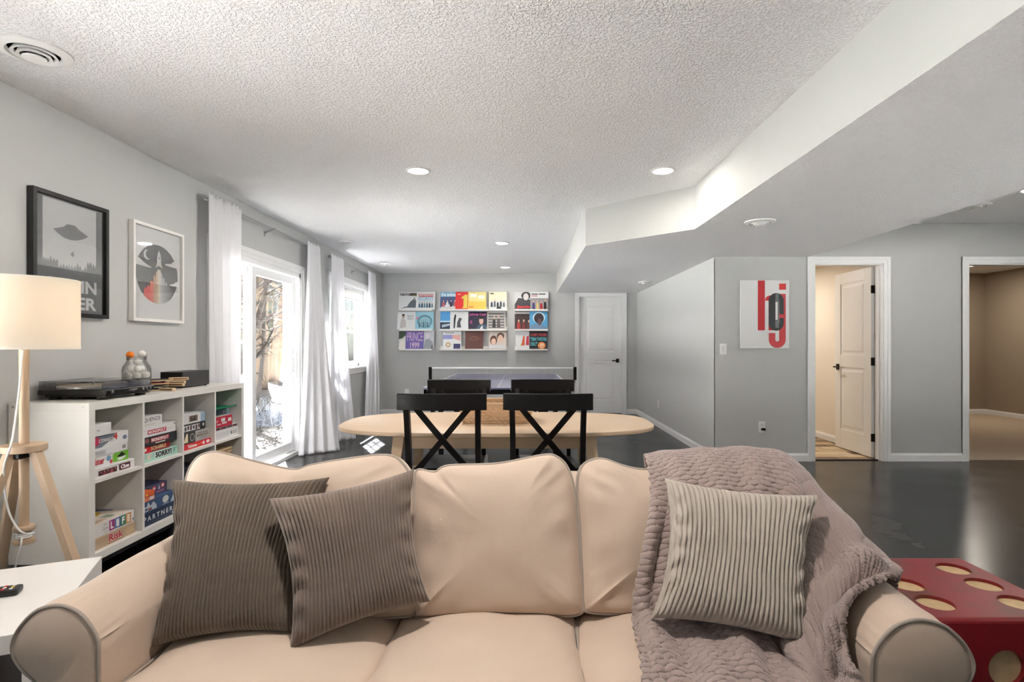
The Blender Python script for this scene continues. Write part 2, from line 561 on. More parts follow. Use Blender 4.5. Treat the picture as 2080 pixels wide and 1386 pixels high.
struct('baseboard_bedroom', b, TRIM, 'cream lit baseboard in the carpeted room', 'baseboard')
b = MB(); base_profile(b, 3.80, 6.6, 3.80, 8.4, -1, 0)
struct('baseboard_bathroom', b, TRIM, 'white baseboard behind the open door', 'baseboard')

def casing(mb, x0, x1, z1, y, w=0.065, t=0.018, sgn=-1):
    """door casing on a wall facing -Y around opening x0..x1, 0..z1: two stepped layers"""
    for (ww, tt, o) in ((w, t * 0.6, 0.0), (w * 0.45, t, w * 0.55)):
        a0, a1 = sorted((y, y + sgn * tt))
        mb.box(x0 - o - ww if o else x0 - ww, x0 - o, a0, a1, 0, z1 + w)
        mb.box(x1 + o, x1 + o + ww, a0, a1, 0, z1 + w)
        mb.box(x0 - (o if o else 0), x1 + (o if o else 0), a0, a1, z1 + o, z1 + o + ww)
    return mb

def panel_door(parent, M, w, h, t=0.035, m=TRIM):
    """two-panel door slab, local: x 0..w, y 0 (front) .. t, z 0..h; both faces moulded"""
    def bd(mb, nm, mm=m, par=parent, **k):
        return mb.xf(M).build(nm, mm, par, **k)
    slab = bd(MB().box(0, w, 0.008, t - 0.008, 0.0, h), 'slab')
    st = 0.115
    rails = [(0, 0.22), (0.93, 1.07), (h - 0.125, h)]
    for y0, y1 in ((0, 0.009), (t - 0.009, t)):
        for x0, x1 in ((0, st), (w - st, w)):
            bd(MB().box(x0, x1, y0, y1, 0, h, 0.002), 'stile')
        for z0, z1 in rails:
            bd(MB().box(st, w - st, y0, y1, z0, z1, 0.002), 'rail')
    for z0, z1 in ((0.22, 0.93), (1.07, h - 0.125)):
        for y, s in ((0.008, -1), (t - 0.008, 1)):
            i = 0.028; j = 0.05
            x0, x1 = st, w - st
            lo = [(x0 + i, z0 + i), (x1 - i, z0 + i), (x1 - i, z1 - i), (x0 + i, z1 - i)]
            hi = [(x0 + j, z0 + j), (x1 - j, z0 + j), (x1 - j, z1 - j), (x0 + j, z1 - j)]
            vs = [(a, y, c) for a, c in lo] + [(a, y + s * 0.006, c) for a, c in hi]
            bd(MB().add(vs, [(0, 1, 5, 4), (1, 2, 6, 5), (2, 3, 7, 6), (3, 0, 4, 7), (4, 5, 6, 7)]), 'raised_panel')

def lever(parent, M, flip=1):
    hd = MB().box(-0.026, 0.026, -0.012, 0.0, -0.034, 0.034, 0.004).xf(M).build('handle', BLKMETAL, parent)
    lv = MB().lathe([(0.009, -0.05), (0.009, -0.01)], ax='y', seg=12)
    lv.box(-0.008 if flip > 0 else -0.105, 0.105 if flip > 0 else 0.008, -0.056, -0.044, -0.009, 0.009, 0.004)
    lv.xf(M).build('lever', BLKMETAL, hd)

# closed door in the end wall
d1 = thing('door_1', 'closed white two panel door with black lever beside the picture ledges', 'door', (1.33, YB, 0), kind='structure')
casing(MB(), BD0, BD1, 2.045, YB).build('casing', TRIM, d1)
MB().box(BD0, BD0 + 0.012, YB, YB + 0.12, 0, 2.045).box(BD1 - 0.012, BD1, YB, YB + 0.12, 0, 2.045).box(BD0, BD1, YB, YB + 0.12, 2.033, 2.045).build('jamb', TRIM, d1)
panel_door(d1, Matrix.Translation((BD0 + 0.014, YB + 0.045, 0.008)), BD1 - BD0 - 0.028, 2.022)
lever(d1, Matrix.Translation((1.625, YB + 0.045, 0.925)), -1)
# open door to the side room
d2 = thing('door_2', 'white two panel door standing open on black hinges', 'door', (3.33, YH, 0), kind='structure')
casing(MB(), H0, H1, HZ, YH).build('casing', TRIM, d2)
MB().box(H0, H0 + 0.015, YH, YH + 0.118, 0, HZ).box(H1 - 0.015, H1, YH, YH + 0.118, 0, HZ).box(H0, H1, YH, YH + 0.118, HZ - 0.015, HZ).build('jamb', TRIM, d2)
MB().box(H1 - 0.026, H1 - 0.015, YH + 0.035, YH + 0.07, 0, HZ - 0.015).box(H0 + 0.015, H0 + 0.026, YH + 0.035, YH + 0.07, 0, HZ - 0.015).build('door_stop', TRIM, d2)
ang = math.radians(89)
MO = Matrix.Translation((H1 - 0.012, YH + 0.128, 0.012)) @ Matrix.Rotation(ang, 4, 'Z') @ Matrix.Translation((0, 0, 0))
panel_door(d2, MO, 0.70, 2.005)
for hz in (0.22, 1.02, 1.78):
    MB().box(H1 - 0.052, H1 - 0.012, YH + 0.121, YH + 0.1275, hz - 0.042, hz + 0.042, 0.003).lathe([(0.007, hz - 0.045), (0.007, hz + 0.045)], (H1 - 0.013, YH + 0.122, 0), 10).build('hinge', BLKMETAL, d2)
ML = MO @ Matrix.Translation((0.635, 0.035, 0.93)) @ Matrix.Rotation(PI, 4, 'Z')
lever(d2, ML, 1)
MB().box(H0, H1, YH + 0.04, YH + 0.075, -0.002, 0.008, 0.002).build('threshold', BLKMETAL, d2)
# cased opening to the carpeted room
t1 = thing('trim_1', 'white casing around the open doorway to the carpeted room', 'door trim', (4.96, YH, 0), kind='structure')
casing(MB(), G0, G1, HZ, YH).build('casing', TRIM, t1)
MB().box(G0, G0 + 0.015, YH, YH + 0.118, 0, HZ).box(G1 - 0.015, G1, YH, YH + 0.118, 0, HZ).box(G0, G1, YH, YH + 0.118, HZ - 0.015, HZ).build('jamb', TRIM, t1)

# sliding patio door
d3 = thing('door_3', 'white sliding glass patio door between the tall white curtains', 'patio door', (XL, (DY0 + DY1) / 2, 0), kind='structure')
cs = MB()
for o0, o1, tt in ((0, 0.075, 0.012), (0.04, 0.08, 0.02)):
    cs.box(XL, XL + tt, DY0 - o1, DY0 - o0, 0, DZ + o1).box(XL, XL + tt, DY1 + o0, DY1 + o1, 0, DZ + o1).box(XL, XL + tt, DY0 - o0, DY1 + o0, DZ + o0, DZ + o1)
cs.build('casing', TRIM, d3)
fx0, fx1 = XL - 0.17, XL - 0.03
fr = MB()
fr.box(fx0, XL, DY0, DY0 + 0.035, 0, DZ).box(fx0, XL, DY1 - 0.035, DY1, 0, DZ).box(fx0, XL, DY0, DY1, DZ - 0.045, DZ).box(fx0, XL, DY0, DY1, 0, 0.035)
fr.build('frame', VINYL, d3)
MB().box(XL - 0.105, XL - 0.1, DY0 + 0.035, DY1 - 0.035, 0.035, 0.05).build('track', STEEL, d3)
def sash(par, y0, y1, xc, nm, sw=0.075):
    s = MB()
    z0, z1 = 0.045, DZ - 0.05
    s.box(xc - 0.02, xc + 0.02, y0, y0 + sw, z0, z1, 0.004).box(xc - 0.02, xc + 0.02, y1 - sw, y1, z0, z1, 0.004)
    s.box(xc - 0.02, xc + 0.02, y0 + sw, y1 - sw, z0, z0 + 0.10, 0.004).box(xc - 0.02, xc + 0.02, y0 + sw, y1 - sw, z1 - sw, z1, 0.004)
    q = s.build(nm, VINYL, par)
    MB().box(xc - 0.003, xc + 0.003, y0 + sw, y1 - sw, z0 + 0.1, z1 - sw).build('pane', GLASS, q)
    return q
ymid = 5.2
sash(d3, DY0 + 0.035, ymid + 0.04, XL - 0.125, 'fixed_sash')
sl = sash(d3, ymid - 0.04, DY1 - 0.035, XL - 0.075, 'sliding_sash')
MB().box(XL - 0.055, XL - 0.012, DY1 - 0.085, DY1 - 0.065, 0.86, 0.90, 0.003).box(XL - 0.055, XL - 0.012, DY1 - 0.085, DY1 - 0.065, 1.05, 1.09, 0.003).box(XL - 0.028, XL - 0.012, DY1 - 0.09, DY1 - 0.06, 0.83, 1.12, 0.005).build('pull_handle', PLASTICW, sl)

# twin double-hung window
w1 = thing('window_1', 'white double hung window with grilles and a raised blind', 'window', (XL, (WY0 + WY1) / 2, WZ0), kind='structure')
cs = MB()
for o0, o1, tt in ((0, 0.07, 0.012), (0.035, 0.075, 0.02)):
    cs.box(XL, XL + tt, WY0 - o1, WY0 - o0, WZ0, WZ1 + o1).box(XL, XL + tt, WY1 + o0, WY1 + o1, WZ0, WZ1 + o1).box(XL, XL + tt, WY0 - o0, WY1 + o0, WZ1 + o0, WZ1 + o1)
cs.build('casing', TRIM, w1)
MB().box(XL - 0.2, XL + 0.035, WY0 - 0.09, WY1 + 0.09, WZ0 - 0.02, WZ0 + 0.006, 0.004).box(XL, XL + 0.014, WY0 - 0.08, WY1 + 0.08, WZ0 - 0.085, WZ0 - 0.02).build('sill', TRIM, w1)
xw = XL - 0.165
MB().box(XL - 0.2, XL, WY0, WY0 + 0.012, WZ0, WZ1).box(XL - 0.2, XL, WY1 - 0.012, WY1, WZ0, WZ1).box(XL - 0.2, XL, WY0, WY1, WZ1 - 0.012, WZ1).build('jamb_liner', TRIM, w1)
wm = (WY0 + WY1) / 2
fr = MB()
for a, c in ((WY0 + 0.012, wm), (wm, WY1 - 0.012)):
    fr.box(xw - 0.03, xw + 0.035, a, a + 0.045, WZ0, WZ1).box(xw - 0.03, xw + 0.035, c - 0.045, c, WZ0, WZ1).box(xw - 0.03, xw + 0.035, a, c, WZ1 - 0.05, WZ1).box(xw - 0.03, xw + 0.035, a, c, WZ0, WZ0 + 0.05)
fr.build('frame', VINYL, w1)
zm = 1.40
for a, c in ((WY0 + 0.057, wm - 0.045), (wm + 0.045, WY1 - 0.057)):
    for z0, z1, xo, up in ((WZ0 + 0.05, zm + 0.02, 0.014, False), (zm - 0.02, WZ1 - 0.05, -0.012, True)):
        s = MB(); x0, x1 = xw + xo - 0.012, xw + xo + 0.012; f = 0.035
        s.box(x0, x1, a, a + f, z0, z1).box(x0, x1, c - f, c, z0, z1).box(x0, x1, a + f, c - f, z0, z0 + f).box(x0, x1, a + f, c - f, z1 - f, z1)
        q = s.build('sash', VINYL, w1)
        MB().box(xw + xo - 0.002, xw + xo + 0.002, a + f, c - f, z0 + f, z1 - f).build('pane', GLASS, q)
        if up:
            g = MB()
            for k in (1, 2):
                yy = a + f + (c - a - 2 * f) * k / 3
                g.box(xw + xo - 0.006, xw + xo + 0.006, yy - 0.006, yy + 0.006, z0 + f, z1 - f)
            zz = (z0 + z1) / 2 + 0.02
            g.box(xw + xo - 0.006, xw + xo + 0.006, a + f, c - f, zz - 0.006, zz + 0.006)
            g.build('grille', mat('grille_grey', (150, 156, 162), 0.4), q)
bl = thing('window_blind', 'white slatted blind drawn up to the window head', 'blind', (XL - 0.07, wm, WZ1 - 0.02))
MB().box(XL - 0.10, XL - 0.045, WY0 + 0.02, WY1 - 0.02, WZ1 - 0.05, WZ1 - 0.013, 0.003).build('headrail', PLASTICW, bl)
for k in range(9):
    z = WZ1 - 0.058 - k * 0.0125
    MB().box(XL - 0.097 + 0.003 * (k % 2), XL - 0.047 + 0.003 * (k % 2), WY0 + 0.022, WY1 - 0.022, z - 0.0035, z).build('slat', PLASTICW, bl)
MB().box(XL - 0.097, XL - 0.047, WY0 + 0.022, WY1 - 0.022, WZ1 - 0.196, WZ1 - 0.172, 0.003).build('bottom_rail', PLASTICW, bl)

# ------------------------------------------------------------------ outdoors
def patch_mat(name, cols, scale, rough=0.9):
    m = mat(name, cols[0], rough)
    nt = m.node_tree; b = nt.nodes['Principled BSDF']
    tc = nt.nodes.new('ShaderNodeTexCoord')
    n = nt.nodes.new('ShaderNodeTexNoise'); n.inputs['Scale'].default_value = scale; n.inputs['Detail'].default_value = 8
    n.inputs['Roughness'].default_value = 0.7
    nt.links.new(tc.outputs['Object'], n.inputs['Vector'])
    rp = nt.nodes.new('ShaderNodeValToRGB')
    e = rp.color_ramp.elements
    e[0].position = 0.36; e[0].color = (*lin(cols[0]), 1)
    e[1].position = 0.62; e[1].color = (*lin(cols[-1]), 1)
    if len(cols) > 2:
        q = e.new(0.49); q.color = (*lin(cols[1]), 1)
    nt.links.new(n.outputs['Fac'], rp.inputs[0]); nt.links.new(rp.outputs[0], b.inputs['Base Color'])
    return m
arr = np.zeros((80, 60, 3))
for i, y in enumerate(np.linspace(-30, 70, 80)):
    for j, x in enumerate(np.linspace(-60, XL - 0.2, 60)):
        d = max(0, -x - 6)
        arr[i, j] = (x, y, -0.12 + 0.05 * nz(x * 0.3, y * 0.3, 0) * min(1, d) + 0.004 * d)
g = MB().grid(arr)
struct('ground_outside', g, patch_mat('dry_lawn', [(196, 192, 180), (224, 222, 216), (238, 237, 234)], 3.5), 'pale dry lawn outside the patio door', 'lawn', smooth=True)
struct('ground_beyond', MB().box(XFAR + 0.12, 45, -40, 45, -0.4, -0.13).box(XL - 0.2, XFAR + 0.12, -40, YREAR - 0.15, -0.4, -0.13).box(XL - 0.2, XFAR + 0.12, 9.9, 45, -0.4, -0.13), patch_mat('dry_lawn', [(196, 192, 180), (224, 222, 216), (238, 237, 234)], 3.5), 'pale dry lawn on the other sides of the house', 'lawn')
struct('ground_gravel', MB().box(-5.6, XL - 0.2, -4.0, 11.0, -0.2, -0.085), patch_mat('gravel_bed', [(58, 56, 54), (92, 89, 86), (128, 125, 121)], 38), 'grey gravel bed outside the patio door', 'gravel')
struct('patio_step', MB().box(-3.35, XL - 0.2, 3.9, 6.5, -0.11, -0.03, 0.01), mat('concrete', (128, 126, 122), 0.9, var=0.1, var_scale=8, bump=0.2), 'pale concrete step outside the patio door', 'step')
st = MB(); rnd = random.Random(3)
for k in range(3200):
    x = rnd.uniform(-5.5, -2.75); y = rnd.uniform(4.5, 10.6)
    if x > -3.38 and y < 6.55: continue
    r = rnd.uniform(0.014, 0.034); a = rnd.uniform(0, 3)
    c, s_ = math.cos(a), math.sin(a)
    pts = [(r, 0, 0), (0, r * 0.8, 0), (-r, 0, 0), (0, -r * 0.8, 0), (0, 0, r * 0.6), (0, 0, -r * 0.6)]
    st.add([(x + p[0] * c - p[1] * s_, y + p[0] * s_ + p[1] * c, -0.078 + p[2]) for p in pts],
           [(0, 1, 4), (1, 2, 4), (2, 3, 4), (3, 0, 4), (1, 0, 5), (2, 1, 5), (3, 2, 5), (0, 3, 5)])
o = st.build('gravel', patch_mat('gravel_stones', [(62, 60, 58), (104, 101, 98), (160, 157, 152)], 9), None, normals=False)
tag(o, 'loose grey and white gravel stones outside the patio door', 'gravel', kind='stuff')
sunshade = MB().box(-3.6, XL - 0.2, 0.0, 8.1, 2.62, 2.78)  # unseen slab added to keep the sun off the shelf and sofa
struct('sunshade_slab', sunshade, wood('sunshade_wood', (140, 118, 92), 0.8), 'added unseen deck floor above the patio door', 'sunshade')
struct('hillside', MB().grid(np.array([[(x, 46 + 0.1 * x, z * (2.3 + 1.3 * nz(x * 0.11, 3, 0)) - 0.3) for x in np.linspace(-60, 3, 90)] for z in (0, 0.5, 1.0)])).grid(
       np.array([[(x, y, (1.0) * (2.3 + 1.3 * nz(x * 0.11, 3, 0)) - 0.3 - (y - 46 - 0.1 * x) * 0.05) for x in np.linspace(-60, 3, 90)] for y in (46, 60)])),
       patch_mat('far_scrub', [(44, 52, 46), (58, 64, 56), (74, 76, 66)], 1.2), 'low grey green wooded ridge in the distance', 'hill')

def bare_tree(name, label, base, height, r0, seed, lean=(0, 0, 0), forks=1, levels=5, bark=(150, 134, 116), spread=0.6, first=0.3, kids=4):
    rnd = random.Random(seed)
    root = thing(name, label, 'tree', base, group='bare trees outside the patio door')
    bm_ = mat('bark_%d_%d_%d' % bark, bark, 0.9, var=0.3, var_scale=5, bump=0.8, bump_scale=18, bump_dist=0.03, stretch=(1, 1, 0.3))
    tr, br = MB(), MB()
    def grow(p, d, L, r, lev, out):
        n = 6 if lev < 2 else 4
        pts = [p.copy()]; rr = [r]; dirs = []
        q = p.copy(); dd = d.copy()
        for i in range(n):
            dd = (dd + Vector((rnd.uniform(-1, 1), rnd.uniform(-1, 1), rnd.uniform(-0.6, 0.9))) * (0.08 + 0.07 * lev)).normalized()
            q = q + dd * (L / n); pts.append(q.copy()); rr.append(max(0.0035, r * (1 - 0.62 * (i + 1) / n))); dirs.append(dd.copy())
        out.tube(pts, rr, 9 if lev == 0 else (5 if lev < 3 else 3))
        if lev >= levels: return
        nk = kids + (3 if lev == 0 else 0) + (1 if lev == levels - 1 else 0)
        for k in range(nk):
            t = first + (1 - first) * (k + rnd.random()) / nk if lev == 0 else 0.15 + 0.85 * (k + rnd.random()) / nk
            i = min(n - 1, int(t * n)); f_ = t * n - i
            s0 = pts[i].lerp(pts[i + 1], min(1, f_))
            ax = Vector((rnd.uniform(-1, 1), rnd.uniform(-1, 1), rnd.uniform(-0.25, 0.55)))
            nd = (dirs[i] * (1 - spread) + ax.normalized() * spread).normalized()
            grow(s0, nd, L * rnd.uniform(0.42, 0.68), max(0.004, rr[i] * rnd.uniform(0.38, 0.6)), lev + 1, br)
    for k in range(forks):
        a = 2 * PI * k / max(1, forks) + 0.7
        d = (Vector((0, 0, 1)) + Vector(lean) + (Vector((math.cos(a), math.sin(a), 0)) * 0.35 if forks > 1 else Vector((0, 0, 0)))).normalized()
        grow(Vector((0.0, 0, -0.05)), d, height, r0, 0, tr)
    tr.build('trunk', bm_, root, world=False, smooth=True, angle=60, normals=False)
    b_ = br.build('branches', bm_, root, world=False, smooth=True, angle=60, normals=False)
    b_['kind'] = 'stuff'
    return root
bare_tree('bare_tree', 'thick pale trunk of a large bare tree on the lawn', (-7.9, 16.6, -0.1), 9.0, 0.24, 11, (0.02, 0, 0), levels=4, first=0.12, kids=5, spread=0.62, bark=(84, 72, 60))
bare_tree('bare_tree', 'slimmer bare tree leaning behind the thickest trunk', (-9.3, 20.5, -0.1), 10.0, 0.26, 5, (0.10, 0, 0), levels=4, first=0.15, kids=5, bark=(92, 78, 64))
bare_tree('bare_tree', 'low spreading bare tree forking near the gravel', (-5.15, 9.3, -0.1), 2.7, 0.085, 21, (0.05, 0.1, 0), forks=3, levels=4, first=0.2, kids=4, spread=0.7, bark=(56, 50, 46))
bare_tree('bare_tree', 'tall bare tree at the back of the lawn', (-15.5, 27, -0.1), 11.0, 0.3, 33, (-0.03, 0, 0), levels=4, first=0.1, kids=5, bark=(82, 72, 62))
bare_tree('bare_tree', 'thin bare sapling close to the patio glass', (-5.9, 12.2, -0.1), 3.6, 0.06, 44, (0.2, 0, 0), levels=4, first=0.12, kids=4, spread=0.68, bark=(50, 45, 42))
bare_tree('bare_tree', 'distant bare tree beyond the garden bench', (-16.5, 34, -0.1), 9.0, 0.3, 52, (0.03, 0, 0), levels=4, first=0.1, kids=5, bark=(90, 80, 70))
# garden bench far out on the lawn
bx = thing('garden_bench', 'small grey garden bench far out on the lawn', 'bench', (-11.0, 25.0, -0.08))
bw = wood('weathered_wood', (130, 124, 116), 0.8)
for k in range(3): MB().box(-0.75, 0.75, -0.2 + k * 0.14, -0.08 + k * 0.14, 0.42, 0.46).build('seat_slat', bw, bx, world=False)
for k in range(3): MB().box(-0.75, 0.75, 0.24, 0.28, 0.55 + k * 0.14, 0.65 + k * 0.14).build('back_slat', bw, bx, world=False)
for sx in (-0.65, 0.65):
    for sy, zt in ((-0.16, 0.42), (0.22, 0.97)): MB().box(sx - 0.03, sx + 0.03, sy - 0.03, sy + 0.03, 0, zt).build('leg', bw, bx, world=False)
# twiggy shrub beside the gravel
sh = MB(); rnd = random.Random(8)
for k in range(240):
    a = rnd.uniform(0, 2 * PI); l = rnd.uniform(0.25, 0.6); e = rnd.uniform(0.3, 1.2)
    d = Vector((math.cos(a) * math.cos(e), math.sin(a) * math.cos(e), math.sin(e)))
    p0 = Vector((rnd.uniform(-0.25, 0.25), rnd.uniform(-0.25, 0.25), 0))
    p1 = p0 + d * l * 0.5 + Vector((rnd.uniform(-.05, .05), rnd.uniform(-.05, .05), 0))
    sh.tube([p0, p1, p1 + d * l * 0.5 + Vector((0, 0, -0.08))], [0.006, 0.004, 0.003], 3)
shr = sh.build('twigs', mat('blue_grey_twigs', (150, 156, 166), 0.9), (q := thing('shrub', 'low bluish grey twiggy shrub beside the gravel bed', 'shrub', (-4.15, 8.9, -0.09))), world=False, normals=False)
shr['kind'] = 'stuff'

# ------------------------------------------------------------------ ceiling fixtures
LENS = mat('lit_lens', (255, 250, 240), 0.4, emis=(1.0, 0.96, 0.9), emis_s=6.0)
def downlight(label, x, y, z, power=1.0, color=WARM, r=0.075):
    t = thing('recessed_light', label, 'ceiling light', (x, y, z), group='recessed ceiling lights')
    MB().lathe([(r * 0.93, -0.001), (r * 0.95, -0.007), (r * 1.05, -0.008), (r * 1.16, -0.004), (r * 1.17, 0.0)], seg=36, cap=False).build('trim_ring', PLASTICW, t, world=False, smooth=True)
    MB().lathe([(r * 0.94, -0.004), (r * 0.5, -0.0045), (0.002, -0.005)], seg=36).build('lens', LENS, t, world=False)
    ld = bpy.data.lights.new('lamp', 'AREA')
    ld.shape = 'DISK'; ld.size = r * 1.7; ld.energy = LIGHT_W * power; ld.color = color
    lo = bpy.data.objects.new('lamp', ld); COL.objects.link(lo); lo.parent = t
    lo.location = (0, 0, -0.011)
    return t
downlight('lit recessed ceiling light above the sofa on the patio door side', -0.757, 3.97, HC)
downlight('lit recessed ceiling light beside the angled soffit', 0.99, 3.97, HC, 0.45)
downlight('lit recessed ceiling light above the near end of the game table', -0.27, 6.78, HC, 0.75)
downlight('lit recessed ceiling light closest to the picture ledges', -0.30, 8.87, HC, 0.35)
downlight('added recessed ceiling light above the sofa seat, unseen', -0.2, 1.0, HC, 1.15)  # added lamp out of view, warms the seat and cushions
downlight('lit recessed ceiling light outside the two doorways', 4.07, 4.45, HC, 0.35)
downlight('added unseen recessed ceiling light over the open floor by the side wall', 4.07, 1.2, HC, 0.6)  # added lamp out of view, brightens the right-hand side
downlight('lit recessed light in the carpeted room', 7.0, 8.7, HC, 1.0, (1, 0.89, 0.77))
downlight('lit recessed light in the cream side room', 2.95, 7.2, 2.2, 0.8, (1, 0.9, 0.78))

def diffuser(label, x, y, z, r):
    t = thing('ceiling_vent', label, 'vent', (x, y, z), group='round ceiling vents')
    MB().lathe([(r, 0.0), (r, -0.006), (r * 0.9, -0.012), (r * 0.72, -0.016), (r * 0.66, -0.006)], seg=40, cap=False).build('flange', PLASTICW, t, world=False, smooth=True)
    MB().lathe([(r * 0.66, -0.001), (0.003, -0.001)], seg=32).build('throat', mat('vent_shadow', (70, 70, 70), 0.9), t, world=False)
    for a, h in ((0.60, -0.02), (0.46, -0.028)):
        MB().lathe([(r * (a - 0.07), -0.002), (r * a, h + 0.002), (r * a, h), (r * (a - 0.1), h + 0.004)], seg=36, cap=False).build('cone_ring', PLASTICW, t, world=False, smooth=True)
    MB().lathe([(r * 0.10, -0.004), (r * 0.32, -0.030), (r * 0.30, -0.034), (r * 0.002, -0.036)], seg=28).build('centre_cone', PLASTICW, t, world=False, smooth=True)
diffuser('large round white ceiling vent above the framed posters', -2.08, 2.36, HC, 0.133)
diffuser('round white ceiling vent between the two curtained openings', -2.14, 6.69, HC, 0.09)
diffuser('round white ceiling vent by the curtain in the far corner', -2.12, 8.5, HC, 0.085)
diffuser('round white ceiling vent under the soffit near the angled corner', 1.73, 4.08, HS, 0.108)
diffuser('round white ceiling vent under the soffit by the closed door', 1.735, 7.96, HS, 0.105)
diffuser('round white ceiling vent in front of the doorways', 4.03, 4.97, HC, 0.12)

# ------------------------------------------------------------------ curtains and rods
CURT = translucent_cloth('white_curtain_cloth', (243, 243, 245), 0.34)
def curtain(label, ta, tb, ba, bb, ztop, folds, seed, puddle=0.0):
    """ta/tb: (x,y) of the two top ends on the rod, ba/bb: bottom ends on the floor"""
    rnd = random.Random(seed)
    NS, NT = folds * 22, 60
    arr = np.zeros((NT + 1, NS + 1, 3))
    for i in range(NT + 1):
        t = i / NT
        tt = t ** 1.5
        for j in range(NS + 1):
            s = j / NS
            top = Vector(ta).lerp(Vector(tb), s); bot = Vector(ba).lerp(Vector(bb), s)
            p = top.lerp(bot, tt)
            d = (Vector(tb).lerp(Vector(bb), tt) - Vector(ta).lerp(Vector(ba), tt))
            nrm = Vector((d.y, -d.x)).normalized()
            ph = 2 * PI * folds * (s + 0.03 * nz(s * 4, t * 1.5, seed))
            amp = 0.009 + 0.026 * min(1, t * 1.4)
            amp *= 0.6 + 0.7 * abs(nz(s * 3.1, 0.4 * t, seed + 5)) * 1.6
            w = math.sin(ph) + 0.25 * math.sin(2 * ph + 1.0 + seed)
            if t < 0.25: w += (1 - t / 0.25) * 0.5 * math.sin(ph * 3.0 + seed)
            p = p + nrm * (amp * w)
            z = ztop * (1 - t)
            if t < 0.02: z += 0.006 * math.sin(ph * 2)
            if t == 0: z += 0.008 * math.sin(ph * 3 + 1)
            if i == NT: z = 0.004 + 0.004 * (1 + math.sin(ph))
            arr[i, j] = (p.x, p.y, z)
    o = MB().grid(arr).build('curtain', CURT, None, smooth=True, angle=80)
    so_ = o.modifiers.new('thickness', 'SOLIDIFY'); so_.thickness = 0.002
    return tag(o, label, 'curtain', 'white floor length curtains')
curtain('white curtain hanging behind the game shelf beside the patio door', (-2.372, 4.17), (-2.366, 4.64), (-2.37, 4.17), (-2.33, 4.54), 2.335, 4, 1)
curtain('white curtain flaring onto the floor between patio door and window', (-2.372, 6.08), (-2.366, 6.43), (-2.42, 5.95), (-2.08, 6.28), 2.335, 4, 2)
curtain('white curtain on the near side of the window', (-2.372, 6.84), (-2.366, 7.28), (-2.38, 6.82), (-2.12, 7.02), 2.32, 4, 3)
curtain('white curtain on the far side of the window by the corner', (-2.372, 8.47), (-2.366, 8.86), (-2.40, 8.36), (-2.26, 8.72), 2.32, 4, 4)
def rod(label, y0, y1, z, brackets):
    t = thing('curtain_rod', label, 'curtain rod', (-2.395, (y0 + y1) / 2, z))
    MB().tube([(-2.395, y0, z), (-2.395, y1, z)], 0.0095, 12).build('rod', STEEL, t, smooth=True)
    for y in (y0, y1):
        MB().lathe([(0.0095, 0), (0.018, 0.01), (0.02, 0.03), (0.012, 0.045)], ax='y', seg=14).xf(Matrix.Translation((-2.395, y, z)) @ Matrix.Rotation(PI if y == y0 else 0, 4, 'Z')).build('finial', STEEL, t, smooth=True)
    for y in brackets:
        b = MB().tube([(XL + 0.004, y, z - 0.045), (XL + 0.03, y, z - 0.03), (-2.395, y, z - 0.012), (-2.37, y, z + 0.004)], 0.007, 8)
        b.box(XL, XL + 0.006, y - 0.014, y + 0.014, z - 0.075, z - 0.02, 0.002)
        b.build('bracket', STEEL, t, smooth=True)
rod('steel curtain rod above the patio door', 4.2, 6.42, 2.30, (5.28,))
rod('steel curtain rod above the window', 6.87, 8.83, 2.285, (7.95,))

# ------------------------------------------------------------------ wall art
def framed(name, label, y0, y1, z0, z1, fw, fd, fm, paper, spec, group=None):
    t = thing(name, label, 'picture', (XL, (y0 + y1) / 2, z0), group=group)
    x1 = XL + fd
    MB().box(XL + 0.002, x1, y0, y0 + fw, z0, z1, 0.001).box(XL + 0.002, x1, y1 - fw, y1, z0, z1, 0.001).box(XL + 0.002, x1, y0 + fw, y1 - fw, z0, z0 + fw, 0.001).box(XL + 0.002, x1, y0 + fw, y1 - fw, z1 - fw, z1, 0.001).build('frame', fm, t)
    xp = x1 - 0.02
    MB().box(XL + 0.003, xp, y0 + fw, y1 - fw, z0 + fw, z1 - fw).build('print_sheet', paper, t)
    prints(t, (xp, y0 + fw, z0 + fw), (0, 1, 0), (0, 0, 1), y1 - y0 - 2 * fw, z1 - z0 - 2 * fw, spec, 0.0004, 0.0002)
    MB().box(xp + 0.006, xp + 0.007, y0 + fw, y1 - fw, z0 + fw, z1 - fw).build('glazing', clear_glass('picture_glass', (0.98, 0.98, 0.98), 0.4), t)
    return t
# saucer poster
rnd = random.Random(4)
tree_line = [(0.115, 0.21)]
xq = 0.115
while xq < 0.885:
    hgt = 0.41 + 0.05 * abs(nz(xq * 6, 1, 2)) + (0.045 if xq < 0.3 or xq > 0.72 else 0.0)
    w_ = rnd.uniform(0.02, 0.05)
    tree_line += [(xq, hgt - 0.025), (min(0.885, xq + w_ / 2), hgt + rnd.uniform(0, 0.03)), (min(0.885, xq + w_), hgt - 0.02)]
    xq += w_
tree_line += [(0.885, 0.21)]
pts_, fs_ = tree_line, [tuple([0, i, i + 1]) for i in range(1, len(tree_line) - 1)]
strip_v = []; strip_f = []
for i, (a, c) in enumerate(tree_line[1:-1]):
    strip_v += [(a, 0.35), (a, c)]
    if i: strip_f.append((2 * i - 2, 2 * i, 2 * i + 1, 2 * i - 1))
saucer = [(0.25 + 0.0, 0.615), (0.40, 0.655), (0.44, 0.685), (0.56, 0.69), (0.62, 0.66), (0.76, 0.618), (0.70, 0.59), (0.60, 0.56), (0.50, 0.548), (0.40, 0.557), (0.32, 0.583)]
